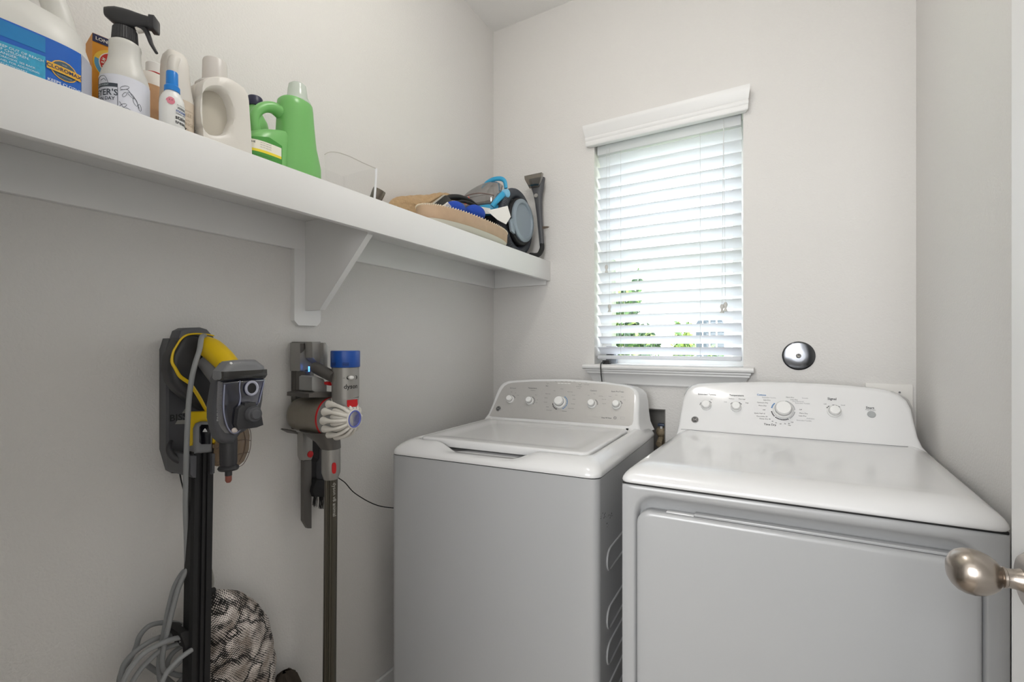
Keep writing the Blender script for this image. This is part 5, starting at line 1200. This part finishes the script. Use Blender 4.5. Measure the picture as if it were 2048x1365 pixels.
mb.tube([at(x, y, X=X__) for (x, y), X__ in zip(cpts, (-1.241, -1.241, -1.240, -1.236, -1.225, -1.22, -1.215, -1.21, -1.21, -1.21, -1.21))], .0017, dark, 8); tag(mb.build('black_cable', origin=(-1.24, 1.0, .9)), 'thin black cable sagging along the wall from the charging dock to behind the washer', 'cable')

# ---- grey stick vacuum
t = thing('cordless_stick_vacuum', (-1.08, .86, FZ), 'grey cordless stick vacuum with blue cap and red accents, on its charging dock', 'vacuum cleaner')
P0 = Vector((-1.222, .8506, .999)); P1 = Vector((-1.09, .864, .9975)); P2 = Vector((-1.0, .8705, .9985)); AX = (P2-P0).normalized()
mb = MB(); Lb = (P1-P0).length
mb.lathe([(.001, 0), (.040, .001), (.046, .006), (.0485, .016), (.0515, Lb*.55), (.0545, Lb-.002)], P0, AX, binm, 48); mb.build('dust_bin', t)
mb = MB(); mb.lathe([(.0547, 0), (.0568, .001), (.0568, .006), (.0547, .007)], P1-AX*.006, AX, red, 48); mb.build('red_seal', t)
mb = MB(); mb.lathe([(.0560, .001), (.0565, .010), (.054, .020), (.046, .040), (.036, .055)], P1, AX, mat('vacuum_silver', (160, 160, 158), .3, metal=.4), 48); mb.build('cyclone_cover', t)
Ua = AX.orthogonal().normalized(); Va = AX.cross(Ua)
for k in range(14):
    a_ = 2*PI*(k+.3)/14; rd = Ua*math.cos(a_)+Va*math.sin(a_); mb = MB(); o_ = P1+AX*.016
    mb.tube([o_+rd*.0500+AX*.000, o_+rd*.0520+AX*.006, o_+rd*.0535+AX*.016, o_+rd*.0510+AX*.032, o_+rd*.042+AX*.049, o_+rd*.026+AX*.062], [.0070, .0118, .0085, .0050, .0048, .0048], offw, 12, sm=5); mb.build('cyclone_fin', t)
for k in range(14):
    a_ = 2*PI*(k+.8)/14; rd = Ua*math.cos(a_)+Va*math.sin(a_); mb = MB(); o_ = P1+AX*.016
    mb.tube([o_+rd*.036+AX*.018, o_+rd*.037+AX*.032, o_+rd*.031+AX*.046, o_+rd*.019+AX*.060], [.0105, .0095, .0070, .0045], offw, 10, sm=4); mb.build('cyclone_fin', t)
o_ = P1+AX*.078
mb = MB(); mb.lathe([(.0275, -.010), (.0285, -.002), (.0270, .0035), (.0243, .0050), (.0238, .004)], o_, AX, offw, 40); mb.build('hub_ring', t)
mb = MB(); mb.lathe([(.0238, .0040), (.0232, .0058), (.0208, .0060), (.0180, .0010), (.0095, -.001), (.0062, .002), (.0005, .0024)], o_, AX, purple, 40); mb.build('hub', t)
mc = at(691, 760, X=-1.05); mc = Vector((-1.05, mc.y, 0)); zf = lambda py: at(691, py, X=-1.05).z
mb = MB(); r_ = .0385
mb.lathe([(.001, 0), (r_*.985, 0), (r_*1.015, .002), (r_*1.015, .043), (r_*.99, .0455), (.001, .046)], mc+Vector((0, 0, zf(734.5))), (0, 0, 1), blue, 48); fc = mb.build('filter_cap', t)
mb = MB()
for k in range(3):
    for s0 in (-88, -35):
        z_ = zf(731-2.6*k); pts = [mc+Vector((math.cos(math.radians(s0+q*6-10))*r_*1.018, math.sin(math.radians(s0+q*6-10))*r_*1.018, z_)) for q in range(-1, 4)]
        mb = MB(); mb.tube(pts, .0008, mat('slot_navy', (14, 36, 84), .5), 6, sm=0); mb.build('vent_slot', fc)
mb = MB(); rings = []
for z_, r2 in ((zf(735), .0365), (zf(740), .0365), (zf(796), .0365)):
    rings.append([mc+Vector((math.cos(2*PI*k/48)*r2, math.sin(2*PI*k/48)*r2, z_ - (0 if z_ > zf(790) else .004*math.cos(2*PI*k/48+2.2)))) for k in range(48)])
mb.loft(rings, steel); mo = mb.build('motor_housing', t)
mb = MB(); mb.lathe([(.0362, 0), (.0345, -.018), (.031, -.028)], mc+Vector((0, 0, zf(795))), (0, 0, 1), MATS['vacuum_silver'], 40); mb.build('motor_base', t)
cmx = cylmap(mc.x, mc.y, .0370, -15)
mb = MB(); zt_ = zf(772); mb.text('dyson', .0175, lambda x, y: cmx(x, zt_+y), inkblack, bold=True); zq = zf(754.5); mb.text('–', .012, lambda x, y: cmx(x-.020, zq+y), inkblack); mb.build('lettering', mo)
cs = cylmap(mc.x, mc.y, .0372, -15); pz = zf(754.5)
mb = MB(); mb.add([cs(.003+(-.011 if a_ < 2 else .011)*1+.0055*math.cos(b_)*(1), pz+.0055*math.sin(b_)) for a_, b_ in [(0 if k < 9 else 2, PI/2+PI*(k % 9)/8 if k < 9 else -PI/2+PI*(k % 9)/8) for k in range(18)]], [tuple(range(18))], inkblack); mb.build('slider_slot', mo)
mb = MB(); c_ = cs(-.001, pz); nn = Vector((c_.x-mc.x, c_.y-mc.y, 0)).normalized(); mb.ball(c_, (.0065, .0085, .0055), white, 16, 10); mb.build('power_slider', mo)
cr2 = cylmap(mc.x, mc.y, .0385, -12); z0_, z1_ = zf(812), zf(798)
mb = MB(); mb.loft([[Vector((mc.x+math.cos(math.radians(-12)+s_/.0365)*rr, mc.y+math.sin(math.radians(-12)+s_/.0365)*rr, z_)) for s_, z_ in ((-.014, z1_), (.014, z1_), (.015, z0_+.004), (.011, z0_), (-.010, z0_), (-.014, z0_+.003))] for rr in (.034, .0395, .0405)], red); mb.build('release_latch', t)
mb = MB(); c_ = Vector((mc.x+math.cos(math.radians(-12))*.028, mc.y+math.sin(math.radians(-12))*.028, z0_-.006)); mb.ball(c_, (.012, .013, .013), mat('vacuum_bright_silver', (196, 196, 196), .25, metal=.3), 20, 12); mb.build('latch_nose', t)
mb = MB(); mb.tube([at(630, 733, X=-1.128), at(634, 737, X=-1.118), at(645, 743, X=-1.10), at(668, 755, X=-1.06)], [.014, .0165, .0165, .016], steeld, 16); mb.build('handle', t)
MB().yz([(624, 755), (629, 752), (648, 758), (655, 770), (655, 786), (632, 787), (624, 782)], -1.15, -1.095, MATS['vacuum_silver'], .005).build('battery', t)
MB().yz([(618, 788), (632, 785), (664, 784), (664, 795), (618, 796)], -1.18, -1.085, steeld, .002).build('battery_base', t)
MB().yz([(655, 765), (662, 763), (664, 772), (656, 770)], -1.09, -1.075, red, .001).build('trigger', t)
mb = MB(); pb = at(662, 956, X=-1.09); yp = pb.y
def pz_(py): return at(662, py, X=-1.09).z
body(mb, [(pz_(862), -1.125, yp-.014, .062, .040), (pz_(872), -1.112, yp-.008, .048, .036), (pz_(884), -1.098, yp-.003, .034, .030), (pz_(897), -1.09, yp, .025, .026)], steeld, 2.2, k=32); mb.build('inlet_elbow', t)
mb = MB(); mb.lathe([(.0250, pz_(897.5)), (.0252, pz_(935)), (.0250, pz_(945)), (.0205, pz_(955)), (.0195, pz_(958))], (-1.09, yp, 0), (0, 0, 1), steel, 36); wc = mb.build('wand_collar', t)
mb = MB(); cq_ = cylmap(-1.09, yp, .0253, -22)
mb.loft([[cq_(.0005+.0060*x, pz_(933)+.0150*y)+Vector((math.cos(math.radians(-22))*o2, math.sin(math.radians(-22))*o2, 0)) for x, y in rrect(-1, 1, -1, 1, .7, 4)] for o2 in (-.002, .0015, .0022)], red); mb.build('release_button', wc)
py2 = at(658, 1365, X=-1.09).y; zz1 = at(658, 1365, X=-1.09).z; zz0 = pz_(957); kk = (py2-yp)/(zz1-zz0)*.8
pole_m = mat('pole_bronze_grey', (86, 82, 72), .33, metal=.45)
def wsec(z):
    y_ = yp+(z-zz0)*kk; out = []
    for k in range(48):
        a_ = 2*PI*k/48; deg = math.degrees(a_) % 360; r2 = .0182
        for cdeg in (285, 305, 327): 
            if abs(deg-cdeg) < 5: r2 = .0160
        out.append(Vector((-1.09+math.cos(a_)*r2*.92, y_+math.sin(a_)*r2, z)))
    return out
mb = MB(); mb.loft([wsec(zz0), wsec(FZ+.045)], pole_m); pl = mb.build('wand', t, angle=25)
mb = MB(); cw = cylmap(-1.09, yp, .0186, -8)
zc_ = (pz_(966)+pz_(1028))/2; Lt = pz_(966)-pz_(1028)
mb.text('dyson v8 animal', Lt/5.9, lambda x, y: cw(y, zc_-x)+Vector((0, (zc_-zz0)*kk, 0)), mat('wand_silver_ink', (190, 188, 180), .4)); mb.build('lettering', pl)
mb = MB(); mb.box((-1.14, yp+(.04-zz0)*kk-.08, FZ+.004), (-1.00, yp+(.04-zz0)*kk+.11, FZ+.05), steeld, .02, 3); mb.build('floor_head', t)
# tools clipped to the dock
t = thing('crevice_tool', (-1.20, .87, .70), 'long narrow dark crevice tool with a red button clipped under the charging dock', 'crevice tool')
MB().yz([(605, 866), (627, 866), (627, 914), (624, 922), (609, 922), (606, 914)], -1.205, -1.18, steel, .006).build('collar', t)
MB().yz([(608, 921), (624, 921), (624, 1058), (617, 1058), (608, 1043)], -1.205, -1.19, steeld, .003).build('nozzle', t)
mb = MB(); mb.lathe([(.0095, 0), (.0095, .003), (.0005, .0045)], at(620, 909, X=-1.180), (1, .1, 0), red, 20); mb.build('release_button', t)
t = thing('brush_tool', (-1.20, .92, .77), 'black dusting brush tool hanging behind the grey vacuum wand', 'brush tool')
MB().yz([(640, 880), (652, 880), (654, 920), (656, 985), (636, 985), (632, 950), (633, 925), (638, 918)], -1.225, -1.185, blk, .006).build('stem', t)
MB().yz([(628, 975), (634, 960), (660, 960), (660, 995), (630, 995), (626, 985)], -1.23, -1.175, dark, .005).build('brush_body', t)
mb = MB(); rg = random.Random(8)
for k in range(60):
    x_ = 628+rg.random()*30; p = at(x_, 990, X=-1.20+rg.uniform(-.02, .02)); mb.cyl(p, p+Vector((rg.uniform(-.004, .004), rg.uniform(-.004, .004)+(-.004 if x_ < 636 else 0), -.030-.012*min(1, (x_-628)/12))), .0009, dark, .0006, seg=5)
tag(mb.build('bristles', t), kind='stuff')
